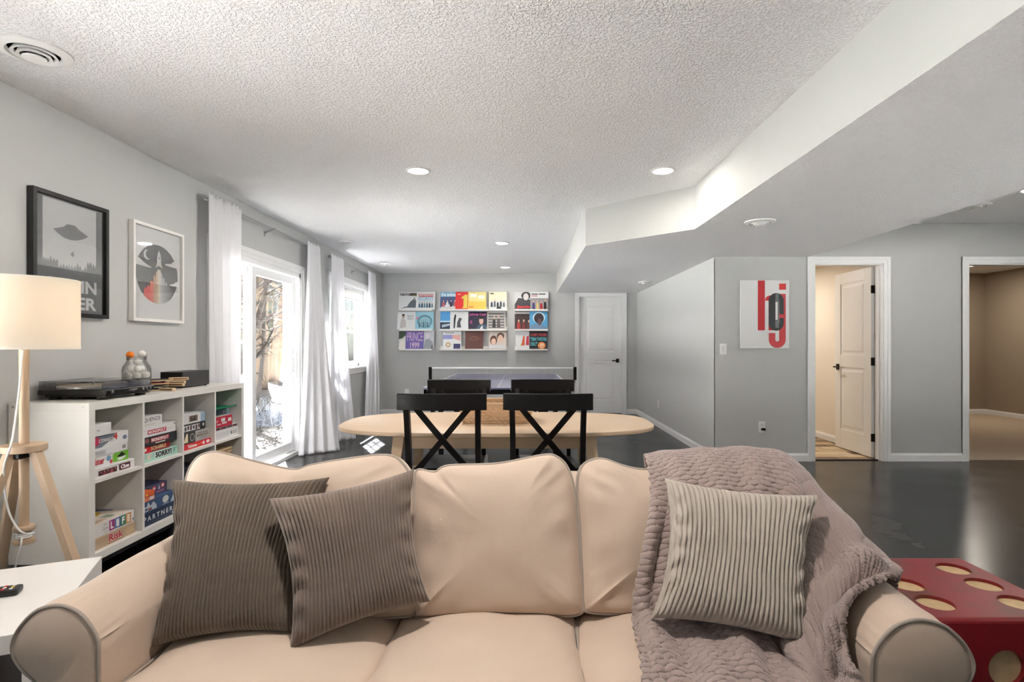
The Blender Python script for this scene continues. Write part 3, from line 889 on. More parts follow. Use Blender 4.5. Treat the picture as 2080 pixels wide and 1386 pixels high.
framed('framed_poster', 'black framed grey poster of a hovering saucer behind the floor lamp', 2.756, 3.26, 1.345, 1.985, 0.022, 0.036, mat('black_frame', (22, 22, 22), 0.4),
       mat('dark_grey_print', (78, 79, 80), 0.8, var=0.12, var_scale=30), [
    ('r', (201, 202, 203), 0.115, 0.38, 0.885, 0.985), ('m', (74, 75, 76), strip_v, strip_f), ('p', (98, 99, 100), [(a_, b_ + 0.11) for a_, b_ in saucer]),
    ('p', (74, 75, 76), [(0.50, 0.54), (0.55, 0.565), (0.53, 0.54), (0.56, 0.53), (0.53, 0.525), (0.55, 0.505), (0.50, 0.52)]),
    ('t', (212, 213, 214), 'GET IN', 0.11, 0.185, 0.89, 0.305, 0.035), ('t', (212, 213, 214), 'LOSER', 0.11, 0.03, 0.89, 0.15, 0.035)])
# rocket poster: disc, clouds, rocket, plume
def disc_clip(cx, cy, rx, ry, x0, x1, top):
    out = []
    n = 8
    for k in range(n + 1):
        x = x0 + (x1 - x0) * k / n
        q = max(0, 1 - ((x - cx) / rx) ** 2)
        out.append((x, cy - ry * math.sqrt(q)))
    return out + [(x1, top), ((x0 + x1) / 2, top + 0.02), (x0, top)]
rk = [('e', (88, 88, 90), 0.5, 0.505, 0.45, 0.33),
      ('p', (232, 232, 232), [(0.03, 0.66), (0.12, 0.65), (0.2, 0.615), (0.3, 0.585), (0.36, 0.575), (0.36, 0.562), (0.03, 0.575)]),
      ('p', (232, 232, 232), [(0.66, 0.642), (0.78, 0.655), (0.85, 0.69), (0.98, 0.69), (0.98, 0.612), (0.66, 0.625)]),
      ('p', (232, 232, 232), [(0.76, 0.412), (0.86, 0.43), (0.9, 0.455), (0.99, 0.455), (0.99, 0.40), (0.76, 0.402)]),
      ('e', (228, 228, 228), 0.28, 0.70, 0.075, 0.055), ('e', (88, 88, 90), 0.31, 0.708, 0.062, 0.047)]
cols_l = [((240, 96, 84), 0.21, 0.27, 0.245), ((238, 84, 76), 0.27, 0.335, 0.275), ((242, 118, 84), 0.335, 0.40, 0.33), ((206, 160, 128), 0.40, 0.455, 0.40), ((222, 190, 160), 0.455, 0.50, 0.45)]
cols_r = [((208, 209, 212), 0.53, 0.59, 0.44), ((186, 187, 190), 0.59, 0.645, 0.39), ((166, 167, 170), 0.645, 0.70, 0.345), ((146, 147, 150), 0.70, 0.755, 0.30), ((124, 125, 128), 0.755, 0.80, 0.27)]
for c, a, b_, h_ in cols_l + cols_r:
    rk.append(('p', c, disc_clip(0.5, 0.505, 0.45, 0.33, a, b_, h_ + 0.075)))
rk += [('p', (236, 230, 214), [(0.50, 0.176), (0.54, 0.176), (0.555, 0.56), (0.485, 0.56)]),
       ('p', (214, 206, 190), [(0.435, 0.57), (0.475, 0.645), (0.56, 0.645), (0.60, 0.57), (0.57, 0.585), (0.517, 0.60), (0.465, 0.585)]),
       ('p', (226, 226, 226), [(0.475, 0.60), (0.47, 0.68), (0.487, 0.74), (0.516, 0.775), (0.545, 0.74), (0.562, 0.68), (0.557, 0.60)]),
       ('e', (150, 150, 152), 0.516, 0.69, 0.018, 0.014)]
framed('framed_poster', 'white framed poster of a launching rocket in a dark disc', 3.464, 3.979, 1.345, 1.98, 0.02, 0.036, mat('white_frame', (236, 234, 230), 0.4), mat('white_paper', (232, 232, 232), 0.8), rk)

# canvas poster with the word hej
hp = thing('canvas_poster', 'white poster with tall red and black letters beside the doorway', 'picture', (2.46, YH, 1.16))
MB().box(2.212, 2.712, YH - 0.022, YH - 0.002, 1.16, 1.858, 0.002).build('canvas', mat('poster_white', (226, 226, 226), 0.6), hp)
def arch(cx, cy, ro, ri, a0, a1, n=14, sy=1.0):
    o_ = [(cx + ro * math.cos(a0 + (a1 - a0) * k / n), cy + sy * ro * math.sin(a0 + (a1 - a0) * k / n)) for k in range(n + 1)]
    i_ = [(cx + ri * math.cos(a0 + (a1 - a0) * k / n), cy + sy * ri * math.sin(a0 + (a1 - a0) * k / n)) for k in range(n + 1)]
    v_ = o_ + i_
    return v_, [(k, k + 1, n + 1 + k + 1, n + 1 + k) for k in range(n)]
A = 0.5 / 0.698
def am(rgb, *a, **k):
    v_, f_ = arch(*a, **k); return ('m', rgb, v_, f_)
RED, RED2, INK = (196, 32, 44), (206, 62, 68), (52, 54, 58)
prints(hp, (2.212, YH - 0.022, 1.16), (1, 0, 0), (0, 0, 1), 0.5, 0.698, [
    ('r', RED, 0.355, 0.265, 0.50, 0.995), ('r', RED, 0.575, 0.265, 0.715, 0.72), am(RED, 0.607, 0.70, 0.107, 0.03, 0, PI, sy=A),
    ('r', (206, 44, 38), 0.79, 0.86, 0.93, 0.95),
    ('r', RED2, 0.79, 0.13, 0.925, 0.80), am(RED2, 0.752, 0.13, 0.173, 0.04, PI, 2 * PI, sy=A), ('r', RED2, 0.579, 0.13, 0.712, 0.225),
    ('r', INK, 0.575, 0.36, 0.715, 0.72), am(INK, 0.73, 0.70, 0.155, 0.03, 0, PI, sy=1.0 * A), ('r', INK, 0.79, 0.50, 0.885, 0.72),
    am(INK, 0.73, 0.37, 0.155, 0.03, PI, 2 * PI, sy=A), ('r', INK, 0.79, 0.37, 0.885, 0.445), ('r', (112, 116, 118), 0.715, 0.30, 0.785, 0.80), ('r', (226, 226, 226), 0.715, 0.42, 0.76, 0.68),
    ('r', RED2, 0.79, 0.455, 0.925, 0.49)], 0.0005, 0.00015)

# switch and outlets
def plate(name, label, M, kind, plug=False):
    t = thing(name, label, 'switch' if kind == 's' else 'outlet', M.to_translation())
    R_ = M.to_3x3().to_4x4()
    MB().box(-0.036, 0.036, -0.006, 0, -0.058, 0.058, 0.003).xf(R_).build('cover_plate', PLASTICW, t, world=False)
    if kind == 's':
        MB().box(-0.017, 0.017, -0.010, -0.005, -0.034, 0.034, 0.002).xf(R_).build('rocker', mat('switch_white', (230, 230, 228), 0.3), t, world=False)
    else:
        for z in (0.02, -0.02):
            q = MB().box(-0.016, 0.016, -0.008, -0.005, z - 0.014, z + 0.014, 0.003).xf(R_).build('socket', mat('switch_white', (230, 230, 228), 0.3), t, world=False)
            MB().box(-0.007, -0.005, -0.0086, -0.0075, z - 0.004, z + 0.005).box(0.005, 0.007, -0.0086, -0.0075, z - 0.004, z + 0.005).xf(R_).build('slot', mat('slot_dark', (40, 40, 40), 0.8), q, world=False)
        if plug:
            MB().box(-0.012, 0.028, -0.035, -0.007, -0.033, -0.010, 0.006).xf(R_).build('plug', BLKMETAL, t, world=False)
plate('light_switch', 'white rocker light switch at the corner beside the red and black poster', Matrix.Translation((2.042, YH, 1.151)), 's')
plate('wall_outlet', 'white wall outlet with a small black plug below the poster', Matrix.Translation((2.44, YH, 0.353)), 'o', True)
plate('wall_outlet', 'white wall outlet low on the end wall behind the game table', Matrix.Translation((-2.04, YB, 0.375)), 'o')
plate('wall_outlet', 'white wall outlet on the long pale wall', Matrix.Translation((XR, 8.1, 0.34)) @ Matrix.Rotation(-PI / 2, 4, 'Z'), 'o')

# ------------------------------------------------------------------ picture ledges and record sleeves
ledge_x = {'left': (-2.145, -1.59), 'middle': (-1.454, -0.293), 'right': (-0.165, 0.406)}
ledge_z = {'top': 1.797, 'centre': 1.455, 'bottom': 1.115}
cname = {'left': 'column by the curtain', 'middle': 'wide middle column', 'right': 'column by the closed door'}
rname = {'top': 'topmost', 'centre': 'middle one', 'bottom': 'lowest'}
for c, (x0, x1) in ledge_x.items():
    for r, z in ledge_z.items():
        t = thing('picture_ledge', 'white picture ledge, %s of the %s' % (rname[r], cname[c]), 'wall shelf', ((x0 + x1) / 2, YB, z), group='white picture ledges')
        MB().box(x0, x1, YB - 0.108, YB, z, z + 0.012, 0.001).build('shelf_board', LAMINATE, t)
        MB().box(x0, x1, YB - 0.12, YB - 0.108, z - 0.010, z + 0.016, 0.001).build('front_lip', LAMINATE, t)
        MB().box(x0, x1, YB - 0.012, YB, z + 0.012, z + 0.062, 0.001).build('back_board', LAMINATE, t)
def people(n, y0, y1, cols, seed, x0=0.08, x1=0.92, skin=(206, 170, 146)):
    """loose group of blocky coloured figures"""
    rnd = random.Random(seed); out = []
    for k in range(n):
        cx = x0 + (x1 - x0) * (k + 0.5) / n; w = (x1 - x0) / n * 0.62; h = (y1 - y0) * rnd.uniform(0.75, 1)
        out.append(('p', cols[k % len(cols)], [(cx - w * 0.6, y0), (cx + w * 0.6, y0), (cx + w * 0.45, y0 + h * 0.6), (cx + w * 0.2, y0 + h * 0.72), (cx - w * 0.2, y0 + h * 0.72), (cx - w * 0.5, y0 + h * 0.6)]))
        out.append(('e', skin, cx, y0 + h * 0.85, w * 0.24, h * 0.15))
    return out
def record(x0, row, base, label, spec, layer=0, tilt=0.075, x_px=True, edge=None):
    """x0: left edge in metres"""
    z = ledge_z[row] + 0.0125
    S = 0.312
    y_b = YB - 0.012 - tilt - 0.0045 * layer
    vv = Vector((0, tilt * 0.72, math.sqrt(S * S - (tilt * 0.72) ** 2))).normalized()
    uu = Vector((1, 0, 0)); nn = uu.cross(vv)
    t = thing('record_sleeve', label, 'record', (x0 + S / 2, y_b, z), group='record sleeves on the picture ledges')
    o_ = Vector((-S / 2, 0, 0))
    vs = [o_ + uu * a * S + vv * b_ * S + nn * c_ for c_ in (0, -0.0035) for a, b_ in ((0, 0), (1, 0), (1, 1), (0, 1))]
    MB().add(vs, [(0, 1, 2, 3), (7, 6, 5, 4), (0, 4, 5, 1), (1, 5, 6, 2), (2, 6, 7, 3), (3, 7, 4, 0)]).build('sleeve', ink(base), t, world=False)
    prints(t, o_, uu, vv, S, S, spec, 0.0005, 0.00012, world=False)
ZX = lambda zx: (790 + zx * 0.16346 - CX) * 9.57 / F
W_, K_ = (222, 224, 224), (34, 36, 40)
record(ZX(120), 'top', W_, 'white record sleeve with dark title bars and a slumped grey figure', [
    ('r', (58, 50, 48), 0.06, 0.78, 0.98, 0.93), ('r', (110, 100, 62), 0.72, 0.76, 0.98, 0.84), ('r', W_, 0.08, 0.875, 0.62, 0.905), ('r', W_, 0.08, 0.80, 0.2, 0.835), ('r', W_, 0.26, 0.80, 0.56, 0.835),
    ('p', (92, 104, 110), [(0.42, 0.1), (0.95, 0.1), (0.95, 0.52), (0.86, 0.62), (0.80, 0.58), (0.62, 0.42)]), ('p', K_, [(0.1, 0.03), (0.45, 0.12), (0.4, 0.16)]), ('e', (160, 160, 158), 0.86, 0.6, 0.06, 0.08)])
record(ZX(346), 'top', W_, 'record sleeve with red and blue title bands over a crowd', [
    ('r', (198, 74, 78), 0.08, 0.72, 0.9, 0.88), ('t', W_, 'JEFFERSON', 0.1, 0.74, 0.88, 0.86, 0.03), ('r', (112, 172, 204), 0.08, 0.54, 0.9, 0.70), ('t', W_, 'AIRPLANE', 0.1, 0.56, 0.88, 0.68, 0.03),
    ('r', (196, 208, 212), 0.08, 0.1, 0.9, 0.52)] + people(6, 0.1, 0.5, [(60, 96, 120), (40, 60, 80), (90, 130, 140)], 3), 1)
record(ZX(636), 'top', (70, 84, 122), 'blue record sleeve with pale band lettering and reclining group', [
    ('r', (132, 178, 204), 0, 0.72, 1, 1), ('t', (232, 238, 240), 'the animals', 0.04, 0.75, 0.96, 0.95, 0.02), ('p', (208, 206, 208), [(0, 0.1), (0.4, 0.32), (1, 0.12), (1, 0.03), (0.4, 0.02), (0, 0.02)])] + people(4, 0.16, 0.55, [(190, 96, 92), (220, 220, 224), (60, 50, 70)], 5))
record(ZX(826), 'top', (222, 54, 56), 'red record sleeve with a big yellow numeral', [('p', (230, 204, 88), [(0.38, 0.06), (0.66, 0.06), (0.66, 0.84), (0.52, 0.84), (0.34, 0.70), (0.34, 0.60), (0.44, 0.64), (0.44, 0.12), (0.38, 0.12)]), ('r', (236, 214, 160), 0.12, 0.84, 0.27, 0.88)], 1)
record(ZX(982), 'top', (232, 196, 92), 'yellow record sleeve with pale script lettering', [('r', (224, 214, 132), 0, 0.55, 1, 1), ('r', (236, 220, 150), 0.06, 0.45, 0.94, 0.96), ('r', (246, 244, 230), 0.12, 0.70, 0.48, 0.88), ('r', (246, 244, 230), 0.56, 0.62, 0.9, 0.80), ('r', (226, 148, 84), 0.05, 0.08, 0.3, 0.2)], 2)
record(ZX(1240), 'top', (226, 222, 190), 'cream record sleeve with a grey group around a car', [('r', (70, 70, 64), 0.08, 0.87, 0.27, 0.94), ('r', (200, 206, 204), 0.02, 0.02, 0.98, 0.5), ('p', K_, [(0.42, 0.04), (0.7, 0.04), (0.66, 0.16), (0.46, 0.16)])] + people(5, 0.14, 0.62, [(44, 60, 72), (90, 92, 96), (30, 40, 52)], 8))
record(ZX(1563), 'top', (198, 198, 198), 'black and white portrait record sleeve with red lettering', [('p', (62, 62, 66), [(0, 0), (1, 0), (1, 0.5), (0.7, 0.6), (0.2, 0.65), (0, 0.3)]), ('e', (50, 50, 54), 0.62, 0.78, 0.26, 0.22), ('e', (212, 208, 204), 0.62, 0.72, 0.15, 0.2), ('t', (206, 44, 48), 'Janis', 0.1, 0.03, 0.85, 0.24, 0.04)])
record(ZX(1757), 'top', W_, 'white topped record sleeve with a colourful seated group', [('r', (72, 72, 76), 0.06, 0.84, 0.42, 0.90), ('r', (72, 72, 76), 0.47, 0.84, 0.84, 0.90), ('r', (200, 110, 110), 0.06, 0.74, 0.4, 0.79), ('r', (150, 148, 150), 0, 0, 1, 0.64)] + people(4, 0.02, 0.62, [(66, 60, 120), (214, 190, 120), (186, 44, 50), (40, 34, 40)], 9), 1)
record(ZX(102), 'centre', W_, 'white record sleeve with a small standing figure and grey title', [('t', (120, 130, 138), 'BUDDY', 0.56, 0.68, 0.9, 0.8), ('t', (120, 130, 138), 'HOLLY', 0.56, 0.54, 0.9, 0.66), ('p', (190, 186, 184), [(0.14, 0.05), (0.5, 0.12), (0.46, 0.5), (0.34, 0.62), (0.2, 0.58)]), ('e', (176, 150, 134), 0.32, 0.72, 0.08, 0.1), ('e', (46, 40, 40), 0.32, 0.81, 0.08, 0.05)])
record(ZX(326), 'centre', (150, 200, 216), 'pale blue record sleeve with a round ink drawing', [('e', (96, 140, 158), 0.52, 0.45, 0.42, 0.36), ('e', (150, 190, 204), 0.52, 0.42, 0.32, 0.28), ('e', (222, 120, 140), 0.1, 0.64, 0.06, 0.07), ('r', (176, 218, 228), 0.12, 0.89, 0.88, 0.94)] + people(6, 0.1, 0.62, [(60, 96, 112), (110, 150, 160)], 14, 0.18, 0.86, (120, 160, 168)), 1)
record(ZX(636), 'centre', (78, 150, 204), 'blue sky record sleeve over a dark shoreline', [('r', (44, 60, 78), 0, 0, 1, 0.40), ('p', (168, 184, 196), [(0.1, 0.1), (0.5, 0.2), (0.9, 0.3), (0.5, 0.32), (0.1, 0.26)]), ('r', (188, 214, 226), 0, 0.40, 1, 0.48)])
record(ZX(759), 'centre', (218, 220, 220), 'white record sleeve with two dark abstract shapes', [('p', K_, [(0.2, 0.06), (0.27, 0.06), (0.30, 0.5), (0.34, 0.8), (0.26, 0.86), (0.2, 0.6)]), ('p', (70, 72, 78), [(0.38, 0.1), (0.62, 0.1), (0.56, 0.4), (0.66, 0.6), (0.5, 0.66), (0.4, 0.4)])], 2)
record(ZX(989), 'centre', (40, 38, 58), 'navy record sleeve with pink script and a dark suited figure', [('t', (216, 96, 160), 'Johnny Cash', 0.04, 0.74, 0.96, 0.92, 0.02), ('p', (70, 92, 110), [(0.4, 0), (1, 0), (1, 0.22), (0.82, 0.3), (0.55, 0.26)]), ('e', (200, 164, 146), 0.7, 0.48, 0.12, 0.2), ('e', (36, 30, 32), 0.70, 0.66, 0.13, 0.08), ('p', (222, 220, 218), [(0.62, 0.02), (0.76, 0.24), (0.80, 0.02)]), ('r', (150, 70, 120), 0.08, 0.3, 0.2, 0.5)], 1)
record(ZX(1222), 'centre', (206, 204, 198), 'grey photo record sleeve of two figures on steps', [('r', (110, 108, 106), 0.05, 0.06, 0.95, 0.94)] + [('r', (176, 174, 170), 0.05, 0.12 + 0.16 * k, 0.95, 0.19 + 0.16 * k) for k in range(5)] + people(2, 0.1, 0.86, [(50, 50, 52), (84, 82, 80)], 17, 0.25, 0.75))
record(ZX(1563), 'centre', (64, 48, 46), 'brown record sleeve with red lit faces', [('r', (196, 192, 188), 0, 0.86, 1, 0.98)] + people(3, 0.02, 0.6, [(170, 56, 52), (120, 40, 40), (92, 56, 50)], 19))
record(ZX(1747), 'centre', (84, 160, 204), 'bright blue record sleeve with a dark haloed silhouette', [('e', (200, 222, 230), 0.52, 0.66, 0.34, 0.33), ('e', (52, 40, 48), 0.52, 0.62, 0.27, 0.29), ('p', (110, 140, 168), [(0, 0), (1, 0), (1, 0.1), (0.7, 0.26), (0.3, 0.3), (0, 0.18)]), ('e', (104, 78, 84), 0.56, 0.42, 0.12, 0.18)], 1)
record(ZX(118), 'bottom', (206, 206, 202), 'white and dark green record sleeve mostly hidden by the purple one', [('p', (64, 84, 62), [(0, 0.55), (0.2, 0.6), (0.4, 0.8), (0.4, 1), (0.0, 1)]), ('p', (226, 222, 214), [(0, 0), (0.4, 0), (0.4, 0.5), (0.1, 0.45)])])
record(ZX(206), 'bottom', (104, 92, 168), 'purple record sleeve with pale hand drawn capitals', [('t', (226, 190, 208), 'PRINCE', 0.08, 0.45, 0.94, 0.95, 0.0), ('t', (232, 200, 214), '1999', 0.26, 0.05, 0.76, 0.38, 0.01)], 2)
record(ZX(335), 'bottom', (190, 196, 200), 'pale grey record sleeve with a sketched portrait', [('e', (212, 206, 210), 0.62, 0.74, 0.14, 0.16), ('p', (150, 156, 162), [(0.42, 0), (0.95, 0), (0.92, 0.4), (0.7, 0.58), (0.5, 0.5)]), ('p', (96, 100, 106), [(0.8, 0.02), (0.95, 0.02), (0.9, 0.3)])], 1)
record(ZX(671), 'bottom', (228, 230, 230), 'white and violet record sleeve with a gold ring', [('r', (150, 150, 204), 0, 0.56, 0.55, 0.8), ('p', (222, 170, 160), [(0.5, 0.62), (0.95, 0.45), (0.95, 0.8), (0.5, 0.8)]), ('r', (66, 68, 112), 0.58, 0.02, 0.96, 0.3), ('e', (208, 180, 140), 0.28, 0.24, 0.15, 0.15), ('e', (236, 230, 220), 0.28, 0.24, 0.06, 0.06), ('r', (120, 128, 124), 0.1, 0.88, 0.6, 0.92)])
record(ZX(946), 'bottom', (104, 66, 60), 'plain brown record sleeve with faint gold lettering', [('m', (138, 96, 72), *arch(0.5, 0.42, 0.3, 0.25, 0.35, PI - 0.35)), ('r', (132, 92, 70), 0.3, 0.5, 0.7, 0.54)])
record(ZX(1237), 'bottom', (196, 184, 172), 'beige record sleeve with two smiling faces', [('r', (208, 196, 184), 0.05, 0.05, 0.95, 0.95), ('e', (96, 66, 54), 0.28, 0.5, 0.2, 0.26), ('e', (222, 186, 166), 0.28, 0.42, 0.13, 0.18), ('e', (86, 58, 46), 0.66, 0.72, 0.2, 0.2), ('e', (222, 184, 162), 0.66, 0.62, 0.14, 0.2), ('r', (214, 214, 218), 0.05, 0.05, 0.95, 0.22)])
record(ZX(1575), 'bottom', (226, 226, 228), 'white record sleeve with red and orange slanted shapes', [('p', (214, 92, 60), [(0.3, 0.2), (0.5, 0.2), (0.5, 0.7), (0.42, 0.76)]), ('p', (190, 46, 70), [(0.56, 0.22), (0.74, 0.22), (0.72, 0.76), (0.6, 0.7)]), ('p', (196, 180, 92), [(0.24, 0.2), (0.34, 0.2), (0.36, 0.4)])])
record(ZX(1745), 'bottom', (30, 32, 38), 'black record sleeve with red and turquoise capitals and an orange disc', [('t', (214, 78, 82), 'CHUBBY CHECKER', 0.05, 0.72, 0.96, 0.88, 0.03), ('t', (92, 186, 196), '"TEEN TWISTERS', 0.05, 0.46, 0.96, 0.66, 0.03), ('t', (92, 186, 196), 'ONLY"', 0.05, 0.18, 0.45, 0.40, 0.03), ('e', (226, 132, 66), 0.68, 0.2, 0.22, 0.2), ('r', (244, 226, 196), 0.58, 0.25, 0.8, 0.30), ('r', (244, 226, 196), 0.56, 0.16, 0.82, 0.21), ('r', (244, 226, 196), 0.6, 0.08, 0.78, 0.12)], 1)

# ------------------------------------------------------------------ game shelf
SX0, SX1 = XL + 0.004, -2.08
SY0, SY1, SZ0, SZ1 = 2.656, 4.126, 0.14, 0.914
sh = thing('cube_shelf', 'white cube shelf of eight compartments holding board games', 'shelf', ((SX0 + SX1) / 2, (SY0 + SY1) / 2, 0))
SIDE = 0.038
MB().box(SX0, SX1, SY0, SY1, SZ1 - SIDE, SZ1, 0.0012).build('top_panel', LAMINATE, sh)
MB().box(SX0, SX1, SY0, SY1, SZ0, SZ0 + SIDE, 0.0012).build('bottom_panel', LAMINATE, sh)
for y in (SY0, SY1 - SIDE):
    sp = MB().box(SX0, SX1, y, y + SIDE, SZ0 + SIDE, SZ1 - SIDE).build('side_panel', LAMINATE, sh)
    if y == SY0:
        for x in (SX0 + 0.022, SX1 - 0.03):
            MB().lathe([(0.0055, -0.0012), (0.0055, 0.001)], ax='y', seg=14, c=(x, SY0, SZ1 - 0.019)).lathe([(0.0022, -0.0016), (0.0022, 0)], ax='y', seg=6, c=(x, SY0, SZ1 - 0.019)).build('screw_cap', STEEL, sp)
zmid = (SZ0 + SZ1) / 2
CW = (SY1 - SY0 - 2 * SIDE - 3 * 0.016) / 4
cell = [SY0 + SIDE + i * (CW + 0.016) for i in range(4)]
for i in range(1, 4):
    MB().box(SX0, SX1 - 0.001, cell[i] - 0.016, cell[i], SZ0 + SIDE, SZ1 - SIDE).build('divider', LAMINATE, sh)
for i in range(4):
    MB().box(SX0, SX1 - 0.001, cell[i], cell[i] + CW, zmid - 0.008, zmid + 0.008).build('shelf_board', LAMINATE, sh)
pl = mat('dark_plinth', (44, 45, 50), 0.5)
MB().box(SX0 + 0.01, SX1 - 0.03, SY0 + 0.02, SY1 - 0.02, SZ0 - 0.035, SZ0).build('base_rail', pl, sh)
for y in (SY0 + 0.05, (SY0 + SY1) / 2, SY1 - 0.05):
    for x in (SX0 + 0.04, SX1 - 0.07):
        MB().lathe([(0.018, 0), (0.02, SZ0 - 0.035)], (x, y, 0), 14).build('foot', pl, sh)
ZU, ZL_ = zmid + 0.008, SZ0 + SIDE

def gamebox(label, ci, y0, y1, z0, z1, base, spec, xf=-2.115, depth=0.26, top=None, tilt=0.0, cat='board game'):
    t = thing('board_game', label, cat, (xf - depth / 2, (y0 + y1) / 2, z0), group='board games on the cube shelf')
    g_ = 0.0006
    lid = MB().box(xf - depth, xf, y0, y1, z0 + g_, z1, 0.001, seg=1).build('box', ink(base), t)
    prints(t, (xf, y0, z0 + g_), (0, 1, 0), (0, 0, 1), y1 - y0, z1 - z0, spec, 0.0004, 0.00025)
    if top:
        prints(t, (xf - depth, y1, z1), (0, -1, 0), (1, 0, 0), y1 - y0, depth, top, 0.0004, 0.0002)
    return t
C0, C1, C2, C3 = cell
WH = (226, 226, 226)
GR = (150, 152, 154)
# compartment by the floor lamp, upper
z = ZU
gamebox('white game box with a dark red portrait strip, bottom of its stack', 0, C0 + 0.004, 3.006, z, z + 0.046, WH, [('t', (150, 140, 140), 'Classic Detective Game', 0.3, 0.74, 0.75, 0.88, 0.0), ('r', (92, 42, 48), 0.17, 0.12, 0.58, 0.66)] + people(5, 0.12, 0.62, [(60, 30, 36), (150, 60, 70), (84, 60, 64), (190, 80, 90)], 21, 0.18, 0.57) + [('r', (88, 30, 40), 0.62, 0.1, 0.88, 0.80), ('t', (240, 236, 236), 'Clue', 0.65, 0.22, 0.85, 0.68, 0.05)], -2.108)
z += 0.046
gamebox('white game box with red script and a lime green end', 0, C0 + 0.002, 2.978, z, z + 0.054, WH, [('p', (120, 190, 60), [(0.60, 0.08), (1.0, 0.02), (1.0, 0.98), (0.66, 0.94), (0.60, 0.8)]), ('t', (196, 40, 52), 'Twister', 0.02, 0.22, 0.40, 0.86, 0.03), ('e', (122, 158, 186), 0.50, 0.6, 0.055, 0.27), ('e', (206, 66, 76), 0.56, 0.24, 0.035, 0.18), ('p', (34, 40, 34), [(0.70, 0.55), (0.76, 0.7), (0.82, 0.92), (0.88, 0.7), (0.93, 0.6), (0.86, 0.5), (0.78, 0.45)]), ('p', (228, 230, 226), [(0.70, 0.3), (0.74, 0.18), (0.82, 0.14), (0.92, 0.3), (0.93, 0.5), (0.84, 0.42), (0.76, 0.44)])], -2.122)
z += 0.054
gamebox('plain white game box with a barcode', 0, C0 + 0.004, 2.966, z, z + 0.042, (222, 222, 223), [('r', (60, 60, 62), 0.86 + 0.013 * k, 0.3, 0.866 + 0.013 * k, 0.75) for k in range(7)] + [('r', (176, 176, 178), 0.1, 0.2 + 0.14 * k, 0.42, 0.25 + 0.14 * k) for k in range(4)], -2.118)
z += 0.042
gamebox('white game box with outlined black lettering and a red 4', 0, C0 + 0.002, 2.975, z, z + 0.062, WH, [('p', (120, 132, 146), [(0, 0), (0.32, 0), (0.6, 0.55), (0.66, 0.98), (0.2, 0.98), (0, 0.8)]), ('e', (196, 62, 92), 0.2, 0.55, 0.10, 0.36), ('r', (232, 232, 234), 0.06, 0.2, 0.13, 0.8), ('t', (38, 40, 44), 'CONNECT', 0.25, 0.36, 0.63, 0.72, 0.07), ('t', (240, 240, 240), 'CONNECT', 0.255, 0.39, 0.625, 0.69, 0.02), ('t', (206, 60, 56), '4', 0.61, 0.42, 0.71, 0.98, 0.06), ('e', (90, 100, 140), 0.9, 0.45, 0.055, 0.16), ('t', (232, 232, 240), 'Hasbro', 0.865, 0.40, 0.935, 0.5, 0.0)], -2.12, top=[('p', (206, 206, 96), [(0.1, 0.1), (0.7, 0.2), (0.8, 0.9), (0.2, 0.8)]), ('p', (96, 108, 130), [(0.3, 0.3), (0.9, 0.5), (0.6, 0.9)])])
z += 0.062
gamebox('small plain white box on top of the game stack', 0, C0 + 0.003, 2.84, z, z + 0.06, (224, 224, 224), [('r', GR, 0.34, 0.42, 0.46, 0.5)], -2.11)
# by the lamp, lower
z = ZL_
gamebox('tan game box with red slab lettering under a white one', 0, C0 + 0.003, 3.012, z, z + 0.058, (190, 166, 138), [('t', (244, 226, 214), 'Risk', 0.385, 0.20, 0.705, 0.90, 0.06), ('t', (186, 44, 66), 'Risk', 0.39, 0.23, 0.70, 0.87, 0.03), ('r', (150, 124, 98), 0.36, 0.08, 0.72, 0.14), ('e', (204, 176, 140), 0.85, 0.5, 0.1, 0.3)], -2.108)
z += 0.058
def tiles(txt, cols, x0, w, y0, y1):
    out = []
    for k, ch in enumerate(txt):
        out.append(('r', cols[k], x0 + w * k, y0, x0 + w * (k + 0.98), y1))
        out.append(('t', (244, 244, 240), ch, x0 + w * (k + 0.25), y0 + 0.12, x0 + w * (k + 0.75), y1 - 0.12, 0.05))
    return out
gamebox('white game box with four rainbow letter tiles and a busy colourful lid', 0, C0 + 0.003, 3.008, z, z + 0.066, (228, 226, 224), tiles('LIFE', [(168, 66, 132), (96, 132, 186), (72, 142, 118), (216, 152, 82)], 0.42, 0.125, 0.12, 0.92) + [('t', (150, 140, 130), 'The', 0.29, 0.72, 0.37, 0.88, 0.0), ('t', (150, 140, 130), 'Game', 0.27, 0.40, 0.39, 0.64, 0.0), ('t', (150, 140, 130), 'of', 0.31, 0.16, 0.36, 0.32, 0.0), ('r', (96, 110, 140), 0.95, 0.2, 0.975, 0.4)], -2.112,
        top=[('r', (226, 216, 204), 0, 0, 1, 1), ('p', (210, 110, 84), [(0.55, 0.5), (0.98, 0.62), (0.9, 0.8), (0.6, 0.66)]), ('p', (216, 180, 60), [(0.1, 0.1), (0.45, 0.2), (0.4, 0.6), (0.2, 0.5)]), ('p', (110, 120, 150), [(0.0, 0.0), (0.25, 0.0), (0.06, 0.6), (0, 0.6)]), ('p', (196, 132, 110), [(0.5, 0.1), (0.95, 0.2), (0.8, 0.4), (0.45, 0.36)]), ('p', (200, 176, 150), [(0.6, 0.8), (0.95, 0.84), (0.9, 0.96), (0.5, 0.9)]), ('p', (150, 170, 150), [(0.3, 0.7), (0.5, 0.72), (0.42, 0.9), (0.28, 0.86)])])
